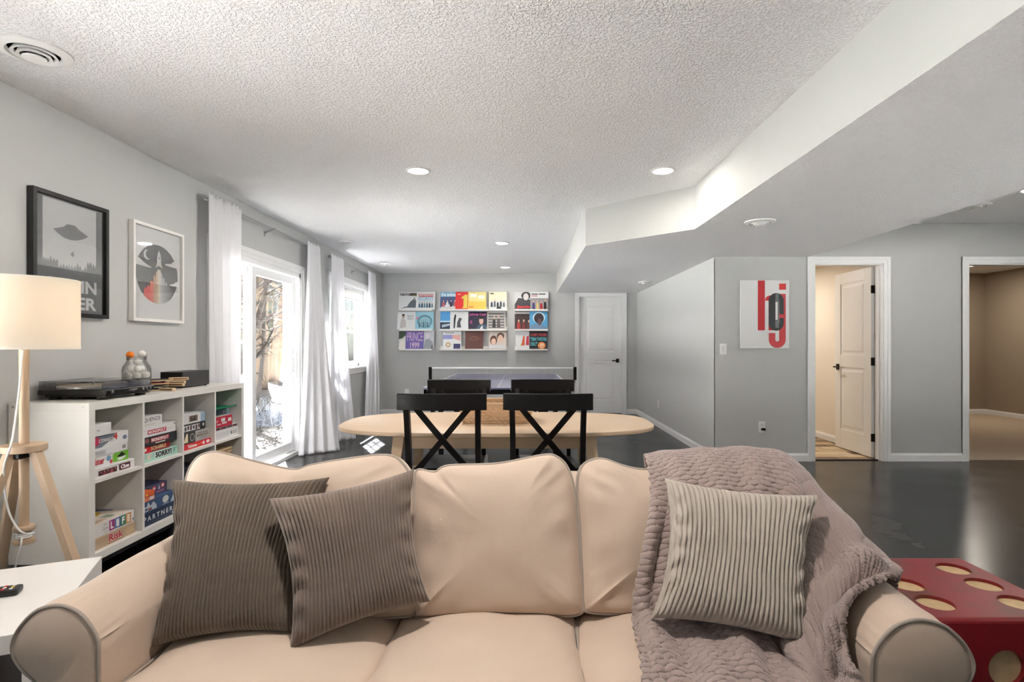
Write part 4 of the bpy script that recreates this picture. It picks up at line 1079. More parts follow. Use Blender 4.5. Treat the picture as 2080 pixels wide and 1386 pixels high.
# second compartment, upper
z = ZU
gamebox('mint green game box with bold black lettering', 1, C1 + 0.010, 3.375, z, z + 0.048, (168, 208, 196), [('p', (222, 214, 186), [(0.15, 0.3), (0.26, 0.3), (0.22, 0.62), (0.3, 0.9), (0.14, 0.86)]), ('t', (230, 238, 236), 'SORRY!', 0.345, 0.17, 0.83, 0.97, 0.09), ('t', (30, 32, 34), 'SORRY!', 0.36, 0.24, 0.815, 0.92, 0.05), ('r', (110, 176, 160), 0.87, 0.35, 0.91, 0.9), ('r', (110, 176, 160), 0.91, 0.75, 0.97, 0.9)], -2.105)
z += 0.048
gamebox('narrow dark red game box with cream italic lettering', 1, C1 + 0.004, 3.325, z, z + 0.038, (150, 26, 36), [('r', (206, 30, 46), 0.12, 0, 0.40, 1), ('r', (232, 226, 214), 0.19, 0.3, 0.25, 0.72), ('t', (232, 208, 160), 'SCRABBLE', 0.38, 0.24, 0.86, 0.82, 0.02)], -2.12)
z += 0.038
gamebox('black game box with a pale red title band', 1, C1 + 0.003, 3.378, z, z + 0.052, (44, 48, 54), [('e', (190, 160, 158), 0.08, 0.5, 0.045, 0.25), ('e', (140, 84, 88), 0.19, 0.62, 0.05, 0.26), ('p', (210, 206, 206), [(0.03, 0.05), (0.08, 0.3), (0.10, 0.02)]), ('r', (176, 60, 72), 0.28, 0.34, 0.77, 0.82), ('t', (232, 220, 216), 'MONOPOLY', 0.30, 0.40, 0.75, 0.76, 0.04), ('r', (206, 200, 190), 0.40, 0.14, 0.66, 0.28)], -2.112)
z += 0.052
gamebox('white game box with a solid red title band', 1, C1 + 0.003, 3.374, z, z + 0.06, WH, [('r', (196, 44, 66), 0.22, 0.22, 0.72, 0.62), ('t', (240, 232, 230), 'MONOPOLY', 0.24, 0.28, 0.70, 0.56, 0.04), ('r', (186, 188, 200), 0.03, 0.55, 0.15, 0.72), ('r', (60, 60, 62), 0.94, 0.72, 0.965, 0.88), ('r', (186, 186, 190), 0.76, 0.4, 0.9, 0.44)], -2.115, top=[('r', (214, 214, 212), 0, 0, 1, 1), ('p', (120, 124, 128), [(0.1, 0.5), (0.5, 0.7), (0.4, 0.9)])])
z += 0.06
gamebox('small white game box with thin black capitals', 1, C1 + 0.003, 3.25, z, z + 0.056, WH, [('t', (60, 60, 66), 'SEQUENCE', 0.02, 0.40, 0.92, 0.86, 0.0), ('r', (190, 150, 110), 0.1, 0.16, 0.7, 0.19)], -2.118)
# second, lower
z = ZL_
gamebox('navy game box with wide white slab capitals', 1, C1 + 0.003, 3.372, z, z + 0.074, (42, 56, 84), [('t', (214, 216, 222), 'P A R T N E R S', 0.08, 0.36, 0.95, 0.74, 0.03), ('r', (110, 120, 140), 0.3, 0.16, 0.7, 0.19), ('r', (220, 220, 224), 0.84, 0.14, 0.88, 0.24)], -2.106)
z += 0.074
gamebox('blue game box with a pale disc and skyline drawing', 1, C1 + 0.008, 3.368, z, z + 0.064, (62, 88, 128), [('p', (196, 204, 214), [(0.04, 0.1), (0.10, 0.6), (0.16, 0.5), (0.20, 0.92), (0.26, 0.5), (0.34, 0.8), (0.42, 0.45), (0.44, 0.1)]), ('r', (62, 88, 128), 0.12, 0.2, 0.18, 0.4), ('r', (150, 90, 96), 0.2, 0.12, 0.3, 0.34), ('e', (212, 216, 212), 0.68, 0.56, 0.09, 0.33), ('p', (180, 196, 210), [(0.82, 0.1), (0.9, 0.7), (0.97, 0.1)]), ('r', (206, 212, 220), 0.6, 0.12, 0.78, 0.17)], -2.11)
z += 0.064
gamebox('dark blue game box with red rings on top of the skyline box', 1, C1 + 0.06, 3.366, z, z + 0.058, (84, 84, 116), [('e', (214, 74, 74), 0.55, 0.6, 0.07, 0.25), ('e', (222, 214, 214), 0.55, 0.6, 0.04, 0.14), ('e', (214, 74, 74), 0.85, 0.68, 0.07, 0.25), ('e', (222, 214, 214), 0.85, 0.68, 0.04, 0.14), ('p', (186, 190, 206), [(0.68, 0.4), (0.72, 0.9), (0.76, 0.4)]), ('r', (40, 36, 48), 0.22, 0.1, 0.38, 0.9), ('r', (190, 110, 140), 0.62, 0.12, 0.9, 0.24)], -2.165, 0.2, top=[('r', (70, 74, 104), 0, 0, 1, 1), ('p', (190, 192, 206), [(0.2, 0.5), (0.9, 0.62), (0.9, 0.66), (0.2, 0.54)])])
gamebox('small orange game box in front of the ringed dark blue one', 1, C1 + 0.004, 3.168, z, z + 0.052, (222, 104, 56), [('r', (228, 136, 108), 0, 0, 1, 0.44), ('e', (240, 196, 84), 0.45, 0.72, 0.07, 0.14), ('r', (226, 222, 220), 0.64, 0.06, 0.94, 0.40), ('r', (70, 30, 24), 0.0, 0.44, 1, 0.47)], -2.108, 0.05, top=[('r', (232, 108, 52), 0, 0, 1, 1)])
# third compartment, upper
z = ZU
gamebox('red game box with white lettering and orange flash', 2, C2 + 0.003, 3.731, z, z + 0.036, (202, 36, 44), [('p', (222, 110, 60), [(0.3, 0.1), (0.75, 0.5), (0.7, 0.7)]), ('t', (244, 236, 226), 'Yahtzee', 0.22, 0.25, 0.52, 0.8, 0.04), ('e', (236, 226, 226), 0.75, 0.5, 0.04, 0.3), ('e', (236, 226, 226), 0.9, 0.55, 0.06, 0.3), ('r', (244, 230, 230), 0.03, 0.35, 0.11, 0.6)], -2.106)
z += 0.036
gamebox('grey and black game box with a cream triangle', 2, C2 + 0.003, 3.731, z, z + 0.07, (176, 176, 172), [('r', (58, 58, 58), 0, 0, 0.5, 1), ('p', (224, 212, 176), [(0.12, 0.12), (0.22, 0.9), (0.26, 0.9), (0.27, 0.12)]), ('e', (170, 172, 172), 0.40, 0.5, 0.075, 0.36), ('e', (78, 78, 78), 0.40, 0.5, 0.055, 0.27), ('t', (110, 104, 92), 'SOLID WOOD', 0.58, 0.64, 0.92, 0.8, 0.01), ('t', (104, 96, 76), 'MANCALA', 0.55, 0.40, 0.95, 0.60, 0.02), ('r', (150, 150, 160), 0.64, 0.2, 0.88, 0.3)], -2.112)
z += 0.07
gamebox('black game box with a white panel of dark shapes', 2, C2 + 0.003, 3.684, z, z + 0.052, (36, 37, 40), [('r', (214, 214, 216), 0.04, 0.14, 0.78, 0.84), ('p', (176, 84, 76), [(0.06, 0.2), (0.15, 0.4), (0.08, 0.7)])] + [('r', (60 + 20 * (k % 3), 62, 66), 0.2 + 0.1 * k, 0.22 + 0.1 * (k % 2), 0.26 + 0.1 * k, 0.7 + 0.05 * (k % 3)) for k in range(6)] + [('e', (214, 214, 216), 0.9, 0.6, 0.03, 0.2)], -2.114)
z += 0.052
gamebox('pale blue and white game box on top of a black one', 2, C2 + 0.002, 3.684, z, z + 0.06, (150, 178, 200), [('r', (222, 222, 222), 0.18, 0.02, 0.82, 0.98), ('r', (120, 104, 90), 0.38, 0.2, 0.70, 0.82), ('p', (70, 62, 58), [(0.42, 0.25), (0.46, 0.75), (0.52, 0.4), (0.58, 0.78), (0.64, 0.25)])], -2.116, top=[('r', (226, 226, 226), 0, 0, 1, 1)])
# third, lower
z = ZL_
gamebox('black and white game box low in the third compartment', 2, C2 + 0.003, 3.70, z, z + 0.19, (48, 50, 56), [('r', (206, 208, 214), 0.05, 0.3, 0.6, 0.72), ('r', (60, 64, 76), 0.15, 0.4, 0.22, 0.6), ('r', (60, 64, 76), 0.3, 0.42, 0.42, 0.52)], -2.11)
gamebox('glossy navy game box above the black and white one', 2, C2 + 0.003, 3.70, z + 0.19, z + 0.235, (40, 44, 56), [('r', (28, 30, 36), 0, 0, 1, 0.35)], -2.125, top=[('r', (58, 66, 80), 0, 0, 1, 1), ('p', (110, 120, 136), [(0.1, 0.1), (0.6, 0.4), (0.9, 0.3), (0.5, 0.2)])])
# fourth compartment, upper
z = ZU
gamebox('white box with fine grey print at the shelf end', 3, C3 + 0.003, 4.084, z, z + 0.066, (220, 220, 222), [('r', (180, 180, 184), 0.04, 0.16 + 0.12 * k, 0.62, 0.19 + 0.12 * k) for k in range(5)] + [('r', (50, 50, 52), 0.7, 0.3, 0.73, 0.65), ('r', (196, 196, 198), 0.76, 0.28, 0.94, 0.66)], -2.104)
z += 0.066
gamebox('white box with a strip of tiny dark pictures', 3, C3 + 0.003, 4.083, z, z + 0.02, (226, 226, 226), [('r', (92, 64, 72), 0.02, 0.1, 0.98, 0.9)] + [('e', ((186, 150, 140), (150, 60, 70), (60, 70, 90))[k % 3], 0.06 + 0.08 * k, 0.5, 0.028, 0.36) for k in range(12)], -2.108)
z += 0.02
gamebox('small bright red game box with white panels', 3, C3 + 0.003, 4.008, z, z + 0.075, (190, 38, 60), [('r', (228, 214, 218), 0.12, 0.62, 0.3, 0.66), ('r', (228, 214, 218), 0.12, 0.5, 0.26, 0.54), ('r', (226, 220, 222), 0.42, 0.5, 0.62, 0.82), ('r', (226, 220, 222), 0.46, 0.26, 0.7, 0.44), ('r', (226, 220, 222), 0.76, 0.4, 0.94, 0.72), ('r', (226, 220, 222), 0.2, 0.24, 0.4, 0.34)], -2.106, 0.06, top=[('r', (206, 200, 200), 0, 0, 1, 1)])
gamebox('tall steel blue box behind the small red one', 3, C3 + 0.004, 4.08, z, z + 0.125, (96, 130, 152), [('r', (72, 104, 128), 0.0, 0.0, 0.6, 0.9), ('r', (150, 188, 204), 0.84, 0, 1, 1), ('e', (206, 170, 190), 0.78, 0.72, 0.04, 0.09), ('r', (206, 214, 220), 0.86, 0.1, 0.97, 0.5)], -2.17, 0.2, top=[('r', (150, 180, 196), 0, 0, 1, 1)])
gc = thing('zip_bag', 'green zipped plastic bag lying on the steel blue box', 'bag', (-2.2, 3.95, z + 0.126))
arr = np.array([[(-2.33 + 0.225 * i / 8, C3 + 0.02 + 0.29 * j / 10, z + 0.128 + 0.012 * math.sin(PI * i / 8) * (0.6 + 0.5 * math.sin(j)) ) for j in range(11)] for i in range(9)])
low = arr.copy(); low[:, :, 2] = z + 0.1265
bag = MB().grid(arr).grid(low[:, ::-1])
bag.build('pouch', mat('green_plastic', (26, 120, 84), 0.35), gc, smooth=True)
MB().box(-2.108, -2.102, C3 + 0.02, C3 + 0.312, z + 0.128, z + 0.138, 0.001).build('zip_strip', mat('green_zip', (20, 132, 88), 0.3), gc)
# fourth, lower: wicker box
wk = thing('wicker_box', 'tan wicker box in the lower end compartment', 'basket', (-2.2, 3.93, ZL_))
wkm = wood('wicker', (190, 164, 130), 0.7, (10, 60, 60), 0.25)
for k in range(9):
    zz = ZL_ + 0.016 + k * 0.03
    pts = []
    for q in range(48):
        s = q / 48 * 4; e_ = int(s); f_ = s - e_
        xa, xb, ya, yb = -2.34, -2.12, C3 + 0.025, C3 + 0.25
        cr = [(xa, ya), (xb, ya), (xb, yb), (xa, yb)]
        p0, p1 = cr[e_], cr[(e_ + 1) % 4]
        w_ = 0.004 * math.sin(q * PI + k * PI)
        pts.append((p0[0] + (p1[0] - p0[0]) * f_ + (0.004 if (q + k) % 2 else 0), p0[1] + (p1[1] - p0[1]) * f_, zz))
    MB().tube(pts, 0.0145, 6, True).build('woven_row', wkm, wk, smooth=True)
MB().box(-2.345, -2.105, C3 + 0.008, C3 + 0.255, ZL_ + 0.27, ZL_ + 0.285, 0.004).build('lid', wkm, wk)

# ------------------------------------------------------------------ things on top of the shelf
ZT = SZ1
tt = thing('turntable', 'black turntable with clear hinged lid on the cube shelf', 'record player', (-2.27, 2.975, ZT))
BP = mat('black_plastic', (22, 21, 20), 0.28)
x0, x1, y0, y1 = -2.445, -2.10, 2.79, 3.155
MB().box(x0, x1, y0, y1, ZT + 0.026, ZT + 0.052, 0.004).build('plinth', BP, tt)
MB().box(x0 + 0.02, x1 - 0.02, y0 + 0.02, y1 - 0.02, ZT + 0.014, ZT + 0.027, 0.004).build('underbody', BP, tt)
for fx in (x0 + 0.05, x1 - 0.05):
    for fy in (y0 + 0.045, y1 - 0.045):
        MB().lathe([(0.024, 0), (0.026, 0.003), (0.026, 0.016)], (fx, fy, ZT), 24).build('foot', BP, tt, smooth=True)
pc = (-2.29, 2.95, ZT + 0.052)
pt = MB().lathe([(0.148, 0), (0.15, 0.003), (0.15, 0.012), (0.147, 0.014), (0.006, 0.014)], pc, 48).build('platter', mat('platter_alloy', (188, 186, 182), 0.35, metal=0.7), tt, smooth=True)
MB().lathe([(0.145, 0.0142), (0.145, 0.0172), (0.004, 0.0172)], pc, 48).build('slipmat', mat('felt_cream', (208, 192, 168), 0.9), pt, smooth=True)
MB().lathe([(0.0035, 0.014), (0.0035, 0.03), (0.001, 0.032)], pc, 10).build('spindle', STEEL, pt)
ta = MB().lathe([(0.022, 0), (0.022, 0.022), (0.012, 0.026)], (-2.38, 3.115, ZT + 0.052), 20)
ta.tube([(-2.38, 3.115, ZT + 0.083), (-2.30, 3.12, ZT + 0.085), (-2.19, 3.09, ZT + 0.08), (-2.17, 3.07, ZT + 0.076)], 0.004, 8)
ta.box(-2.185, -2.155, 3.06, 3.082, ZT + 0.07, ZT + 0.078, 0.002)
ta.build('tonearm', BLKMETAL, tt, smooth=True)
lid = MB()
ly0, ly1, lz0, lz1 = y0 + 0.004, y1 - 0.004, ZT + 0.053, ZT + 0.094
lid.box(x0 + 0.004, x1 - 0.022, ly0, ly1, lz1 - 0.003, lz1).box(x0 + 0.004, x1 - 0.022, ly0, ly0 + 0.003, lz0, lz1).box(x0 + 0.004, x1 - 0.022, ly1 - 0.003, ly1, lz0, lz1).box(x1 - 0.025, x1 - 0.022, ly0, ly1, lz0, lz1).box(x0 + 0.004, x0 + 0.007, ly0, ly1, lz0, lz1)
lid.build('dust_cover', clear_glass('acrylic', (0.99, 0.99, 0.99), 0.8), tt)
for hy in (y0 + 0.06, y1 - 0.06):
    MB().box(x0 - 0.004, x0 + 0.03, hy - 0.02, hy + 0.02, ZT + 0.05, ZT + 0.084, 0.003).build('hinge', BP, tt)
for k in range(3):
    MB().lathe([(0.008, 0), (0.008, 0.004), (0.006, 0.005)], (x1, y1 - 0.035 - k * 0.03, ZT + 0.039), 14, ax='x').build('button', STEEL, tt)
MB().lathe([(0.009, 0), (0.009, 0.006), (0.006, 0.007)], (x1, y0 + 0.04, ZT + 0.039), 14, ax='x').build('start_knob', STEEL, tt)
prints(tt, (x1, 2.955, ZT + 0.032), (0, 1, 0), (0, 0, 1), 0.06, 0.014, [('p', (196, 196, 196), [(0, 0.3), (0.07, 0.95), (0.14, 0.3)]), ('r', (196, 196, 196), 0.18, 0.5, 1.0, 0.75), ('r', (150, 150, 150), 0.35, 0.1, 0.7, 0.25)])

jr = thing('glass_jar', 'clear glass jar filled with table tennis balls behind the turntable', 'jar', (-2.262, 3.243, ZT))
JO = [(0.062, 0.0), (0.07, 0.006), (0.073, 0.02), (0.073, 0.135), (0.068, 0.155), (0.055, 0.175), (0.049, 0.185), (0.049, 0.21), (0.052, 0.214), (0.052, 0.22)]
MB().lathe([(0.002, 0.001)] + JO, seg=40, cap=False).build('vessel', clear_glass('jar_glass', (0.985, 0.99, 0.99), 0.8), jr, world=False, smooth=True)
MB().tube([(0.0505 * math.cos(a * PI / 16), 0.0505 * math.sin(a * PI / 16), 0.197) for a in range(32)], 0.0022, 6, True).tube([(0.0505 * math.cos(a * PI / 16), 0.0505 * math.sin(a * PI / 16), 0.206) for a in range(32)], 0.0022, 6, True).build('thread_ring', clear_glass('jar_glass'), jr, world=False, smooth=True)
BW = mat('ball_white', (238, 236, 230), 0.5); BO = mat('ball_orange', (246, 132, 26), 0.5)
ball_pos = []
rnd = random.Random(12)
for lev in range(4):
    for k in range(5 if lev < 3 else 3):
        rad = 0.046 if lev < 3 else 0.028
        n_ = 5 if lev < 3 else 3
        a = 2 * PI * (k + 0.5 * (lev % 2)) / n_ + 0.3
        ball_pos.append((rad * math.cos(a), rad * math.sin(a), 0.026 + 0.038 * lev))
ball_pos += [(0.004, 0.0, 0.181)]
def ball(pos, m, label, grp=None):
    bm = bmesh.new(); bmesh.ops.create_uvsphere(bm, u_segments=20, v_segments=12, radius=0.0205)
    me = bpy.data.meshes.new('ball'); bm.to_mesh(me); bm.free(); me.materials.append(m)
    me.polygons.foreach_set('use_smooth', [True] * len(me.polygons))
    o_ = bpy.data.objects.new('table_tennis_ball', me); COL.objects.link(o_); o_.location = Vector((-2.262, 3.243, ZT)) + Vector(pos)
    return tag(o_, label, 'ball', grp)
b0 = None
for p_ in ball_pos:
    if b0 is None: b0 = ball(p_, BW, 'white table tennis ball inside the glass jar', 'white balls in the jar')
    else:
        c_ = b0.copy(); COL.objects.link(c_); c_.location = Vector((-2.262, 3.243, ZT)) + Vector(p_)
ball((-0.022, -0.022, 0.221), BO, 'orange table tennis ball in the mouth of the jar')
ball((0.020, 0.014, 0.226), BW, 'white table tennis ball on top of the jar beside the orange one')

spk = thing('amplifier_box', 'black box shaped amplifier, painted grey as by window light, at the shelf end', 'amplifier', (-2.27, 3.73, ZT))
MB().box(-2.345, -2.2, 3.58, 3.88, ZT + 0.006, ZT + 0.105, 0.002).build('case', mat('window_lit_case', (58, 58, 60), 0.45), spk)  # grey stands in for window light on the black box
MB().box(-2.338, -2.207, 3.576, 3.581, ZT + 0.012, ZT + 0.099, 0.001).build('grille_face', mat('grille_black', (10, 10, 11), 0.8), spk)
for fx in (-2.33, -2.215):
    for fy in (3.6, 3.86):
        MB().lathe([(0.008, 0), (0.008, 0.007)], (fx, fy, ZT), 12).build('foot', BP, spk)
# table tennis paddles
PW = wood('paddle_wood', (214, 186, 148), 0.5, (20, 4, 20))
def paddle(label, cx, cy, z, ang, rub):
    t = thing('table_tennis_paddle', label, 'paddle', (cx, cy, z), group='paddles between turntable and amplifier', rotz=ang)
    def blade(z0, z1, r_):
        poly_ = [(r_ * math.cos(a) * 1.03, r_ * math.sin(a)) for a in np.linspace(0.55, 2 * PI - 0.55, 26)]
        poly_ = [(x_, y_) for x_, y_ in poly_]
        return MB().prism([(r_ * 1.02, 0.02), *poly_, (r_ * 1.02, -0.02)][::-1], z0, z1)
    blade(0.002, 0.008, 0.075).build('blade', PW, t, world=False)
    blade(0.008, 0.0105, 0.074).build('rubber', mat(rub[0], rub[1], 0.6), t, world=False)
    blade(0.0, 0.002, 0.074).build('rubber', mat('rubber_black', (24, 22, 22), 0.6), t, world=False)
    MB().box(0.055, 0.165, -0.0135, 0.0135, 0.0, 0.0182, 0.005).build('handle', PW, t, world=False)
    MB().box(0.08, 0.158, -0.0138, 0.0138, 0.007, 0.014, 0.001).build('handle_stripe', mat('handle_brown', (110, 76, 58), 0.5), t, world=False)
RB = ('rubber_black', (24, 22, 22)); RR = ('rubber_red', (150, 40, 40))
paddle('lowest table tennis paddle, handle toward the turntable corner', -2.275, 3.40, ZT + 0.0005, -0.25, RB)
paddle('table tennis paddle lying at the wall side of the pile', -2.31, 3.49, ZT + 0.019, 0.1, RB)
paddle('red faced table tennis paddle stacked on the pile', -2.27, 3.415, ZT + 0.0375, 0.35, RR)
paddle('topmost table tennis paddle with its handle toward the amplifier', -2.275, 3.45, ZT + 0.056, 0.62, RB)

# ------------------------------------------------------------------ floor lamp
LX, LY = -2.07, 2.30
lp = thing('floor_lamp', 'tripod floor lamp of pale wood with white drum shade', 'lamp', (LX, LY, 0))
LW = wood('birch_wood', (200, 174, 146), 0.5, (18, 18, 1.6), 0.14)
MB().lathe([(0.017, 0.405), (0.017, 1.22)], (LX, LY, 0), 20).build('pole', LW, lp, smooth=True)
MB().lathe([(0.073, 0.752), (0.076, 0.755), (0.076, 0.779), (0.073, 0.782)], (LX, LY, 0), 48).build('hub_disc', LW, lp, smooth=True)
for z0 in (0.372, 0.425):
    MB().lathe([(0.035, z0), (0.037, z0 + 0.003), (0.037, z0 + 0.016), (0.035, z0 + 0.019)], (LX, LY, 0), 32).build('cord_disc', LW, lp, smooth=True)
MB().lathe([(0.019, 0.391), (0.019, 0.425)], (LX, LY, 0), 20).build('spool', LW, lp, smooth=True)
for a in (-0.08, 2.62, 4.5):
    d = Vector((math.cos(a), math.sin(a), 0))
    top = Vector((LX, LY, 0.757)) + d * 0.05; bot = Vector((LX, LY, 0.0)) + d * 0.335
    MB().bar(bot + Vector((0, 0, 0.0)), top, 0.034, 0.03, up=d).build('leg', LW, lp)
MB().lathe([(0.02, 0.728), (0.02, 0.752)], (LX, LY, 0), 18).box(LX - 0.006, LX + 0.03, LY - 0.055, LY - 0.02, 0.728, 0.752, 0.004).build('clamp', BLKMETAL, lp)
SHADE = translucent_cloth('lamp_shade_cloth', (238, 230, 218), 0.45)
sd = MB()
zb, zt, rs = 1.174, 1.466, 0.184
sd.lathe([(rs, zb), (rs, zt), (rs - 0.003, zt), (rs - 0.003, zb)], (LX, LY, 0), 64, cap=False)
shd = sd.build('lamp_shade', SHADE, lp, smooth=True)
for z0 in (zb, zt - 0.012):
    MB().lathe([(rs + 0.0006, z0), (rs + 0.0012, z0 + 0.006), (rs + 0.0006, z0 + 0.012)], (LX, LY, 0), 64, cap=False).build('rim_band', mat('shade_rim', (236, 228, 214), 0.8), shd, smooth=True)
MB().tube([(LX - rs + 0.003, LY, 1.23), (LX + rs - 0.003, LY, 1.23)], 0.003, 6).tube([(LX, LY - rs + 0.003, 1.23), (LX, LY + rs - 0.003, 1.23)], 0.003, 6).build('spider', STEEL, lp)
BULB = mat('lit_bulb', (255, 236, 200), 0.4, emis=(1, 0.86, 0.68), emis_s=2.5)
MB().lathe([(0.013, 1.22), (0.014, 1.25), (0.028, 1.285), (0.03, 1.305), (0.022, 1.33), (0.004, 1.34)], (LX, LY, 0), 20).build('bulb', BULB, lp, smooth=True)
ld = bpy.data.lights.new('bulb_light', 'POINT'); ld.energy = 0.6; ld.color = (1.0, 0.88, 0.74); ld.shadow_soft_size = 0.04
lo = bpy.data.objects.new('bulb_light', ld); COL.objects.link(lo); lo.parent = lp; lo.location = (0, 0, 1.38)
cd = []
for k, (px, py, dd) in enumerate([(46, 712, 2.275), (42, 760, 2.272), (38, 800, 2.27), (30, 860, 2.255), (22, 905, 2.18), (8, 950, 2.2), (10, 1000, 2.24), (18, 1040, 2.25), (30, 1065, 2.25), (40, 1078, 2.252), (50, 1084, 2.253), (62, 1085, 2.258), (70, 1082, 2.27)]):
    cd.append(P(px, py, dd))
def smooth_path(pts, n=6):
    out = []
    for i in range(len(pts) - 1):
        p0 = pts[max(0, i - 1)]; p1 = pts[i]; p2 = pts[i + 1]; p3 = pts[min(len(pts) - 1, i + 2)]
        for k in range(n):
            t = k / n
            out.append(0.5 * ((2 * p1) + (p2 - p0) * t + (2 * p0 - 5 * p1 + 4 * p2 - p3) * t * t + (3 * p1 - p0 - 3 * p2 + p3) * t ** 3))
    out.append(pts[-1]); return out
cb = MB().tube(smooth_path(cd), 0.0036, 8)
for k in range(3):
    cb.tube([(LX + 0.023 * math.cos(a), LY + 0.023 * math.sin(a), 0.398 + 0.008 * k) for a in np.linspace(0, 2 * PI, 20, endpoint=False)], 0.0036, 6, True)
cb.tube(smooth_path([P(44, 1092, 2.262), P(42, 1110, 2.25), P(34, 1140, 2.26), P(26, 1175, 2.3), Vector((-2.16, 2.32, 0.1)), Vector((-2.2, 2.36, 0.006)), Vector((-2.35, 2.4, 0.006))]), 0.0036, 8)
cb.build('cord', PLASTICW, lp, smooth=True)

# ------------------------------------------------------------------ white side table and remote
ta_ = math.radians(25)
st_ = thing('side_table', 'white square side table beside the sofa arm', 'side table', (-1.615, 1.585, 0), rotz=ta_)
MB().box(-0.275, 0.275, -0.275, 0.275, 0.40, 0.45, 0.0015).build('tabletop', mat('white_lacquer', (238, 236, 233), 0.25), st_, world=False)
for sx in (-1, 1):
    for sy in (-1, 1):
        MB().box(sx * 0.25 - 0.025, sx * 0.25 + 0.025, sy * 0.25 - 0.025, sy * 0.25 + 0.025, 0, 0.4, 0.0015).build('leg', mat('white_lacquer', (238, 236, 233), 0.25), st_, world=False)
rm = thing('remote_control', 'black remote control with coloured buttons on the white side table', 'remote', (-1.60, 1.625, 0.4502), rotz=math.radians(23))
MB().box(-0.1, 0.1, -0.024, 0.024, 0.0, 0.019, 0.006, seg=3).build('case', mat('remote_black', (30, 31, 30), 0.4), rm, world=False, smooth=True)
bc = [(210, 210, 206), (60, 160, 90), (206, 54, 60), (222, 190, 80), (70, 110, 190), (226, 226, 222)]
for i in range(9):
    for j in range(3):
        MB().lathe([(0.0048, 0.018), (0.0046, 0.0208), (0.002, 0.0212)], (0.082 - i * 0.0195, -0.013 + j * 0.013, 0), 10).build('button', ink(bc[(i * 2 + j * 3 + (i // 2)) % 6]), rm, world=False)

# ------------------------------------------------------------------ table tennis table
PX, PY0, PY1, PZ = -0.274, 5.66, 8.40, 0.76
PW2 = 0.7625
pt_ = thing('table_tennis_table', 'slate blue table tennis table with white lines and net', 'game table', (PX, (PY0 + PY1) / 2, 0))
PBLUE = mat('slate_blue_top', (112, 116, 146), 0.3)
yn = (PY0 + PY1) / 2
for a, b_ in ((PY0, yn - 0.002), (yn + 0.002, PY1)):
    tp = MB().box(PX - PW2, PX + PW2, a, b_, PZ - 0.018, PZ, 0.001).build('table_half', PBLUE, pt_)
    ln = MB()
    for x in (-PW2, PW2 - 0.02): ln.box(PX + x, PX + x + 0.02, a, b_, PZ, PZ + 0.0008)
    ln.box(PX - 0.0025, PX + 0.0025, a, b_, PZ, PZ + 0.0008)
    e_ = a if a == PY0 else b_ - 0.02
    ln.box(PX - PW2, PX + PW2, e_, e_ + 0.02, PZ, PZ + 0.0009)
    ln.build('white_line', mat('line_white', (232, 232, 236), 0.4), tp)
    fr = MB().box(PX - PW2 + 0.01, PX + PW2 - 0.01, a + 0.01, a + 0.035, PZ - 0.07, PZ - 0.018).box(PX - PW2 + 0.01, PX + PW2 - 0.01, b_ - 0.035, b_ - 0.01, PZ - 0.07, PZ - 0.018)
    fr.box(PX - PW2 + 0.01, PX - PW2 + 0.035, a + 0.01, b_ - 0.01, PZ - 0.07, PZ - 0.018).box(PX + PW2 - 0.035, PX + PW2 - 0.01, a + 0.01, b_ - 0.01, PZ - 0.07, PZ - 0.018)
    fr.build('apron_frame', BLKMETAL, pt_)
    yl = a + 0.18 if a == PY0 else b_ - 0.18
    for sx in (-0.6, 0.6):
        MB().box(PX + sx - 0.025, PX + sx + 0.025, yl - 0.025, yl + 0.025, 0, PZ - 0.05, 0.003).build('leg', BLKMETAL, pt_)
    MB().box(PX - 0.6, PX + 0.6, yl - 0.015, yl + 0.015, 0.22, 0.26, 0.003).build('stretcher', BLKMETAL, pt_)
    for sx in (-0.4, 0.4):
        MB().bar((PX + sx, yl, 0.3), (PX + sx, yn + (-0.2 if a == PY0 else 0.2), PZ - 0.06), 0.025, 0.025, up=(1, 0, 0)).build('brace', BLKMETAL, pt_)
NX = 0.915
for s_ in (-1, 1):
    MB().box(PX + s_ * NX - 0.02, PX + s_ * NX + 0.02, yn - 0.012, yn + 0.012, PZ - 0.01, PZ + 0.158, 0.003).box(min(PX + s_ * NX, PX + s_ * (PW2 - 0.03)), max(PX + s_ * NX, PX + s_ * (PW2 - 0.03)), yn - 0.02, yn + 0.02, PZ - 0.04, PZ - 0.0185, 0.002).lathe([(0.014, 0), (0.014, 0.018)], (PX + s_ * (NX - 0.05), yn - 0.0, PZ - 0.075), 12).build('net_post', BLKMETAL, pt_)
net = MB()
n_ = 92
for k in range(n_ + 1):
    x = PX - NX + 2 * NX * k / n_
    net.box(x - 0.0011, x + 0.0011, yn - 0.0008, yn + 0.0008, PZ + 0.004, PZ + 0.14)
for k in range(8):
    z = PZ + 0.004 + 0.0185 * k
    net.box(PX - NX, PX + NX, yn - 0.0008, yn + 0.0008, z - 0.001, z + 0.001)
nt_ = net.build('net', mat('net_grey', (96, 98, 100), 0.8), pt_); nt_['kind'] = 'stuff'
MB().box(PX - NX, PX + NX, yn - 0.0025, yn + 0.0025, PZ + 0.138, PZ + 0.1535, 0.001).build('net_tape', mat('tape_white', (236, 236, 236), 0.6), pt_)

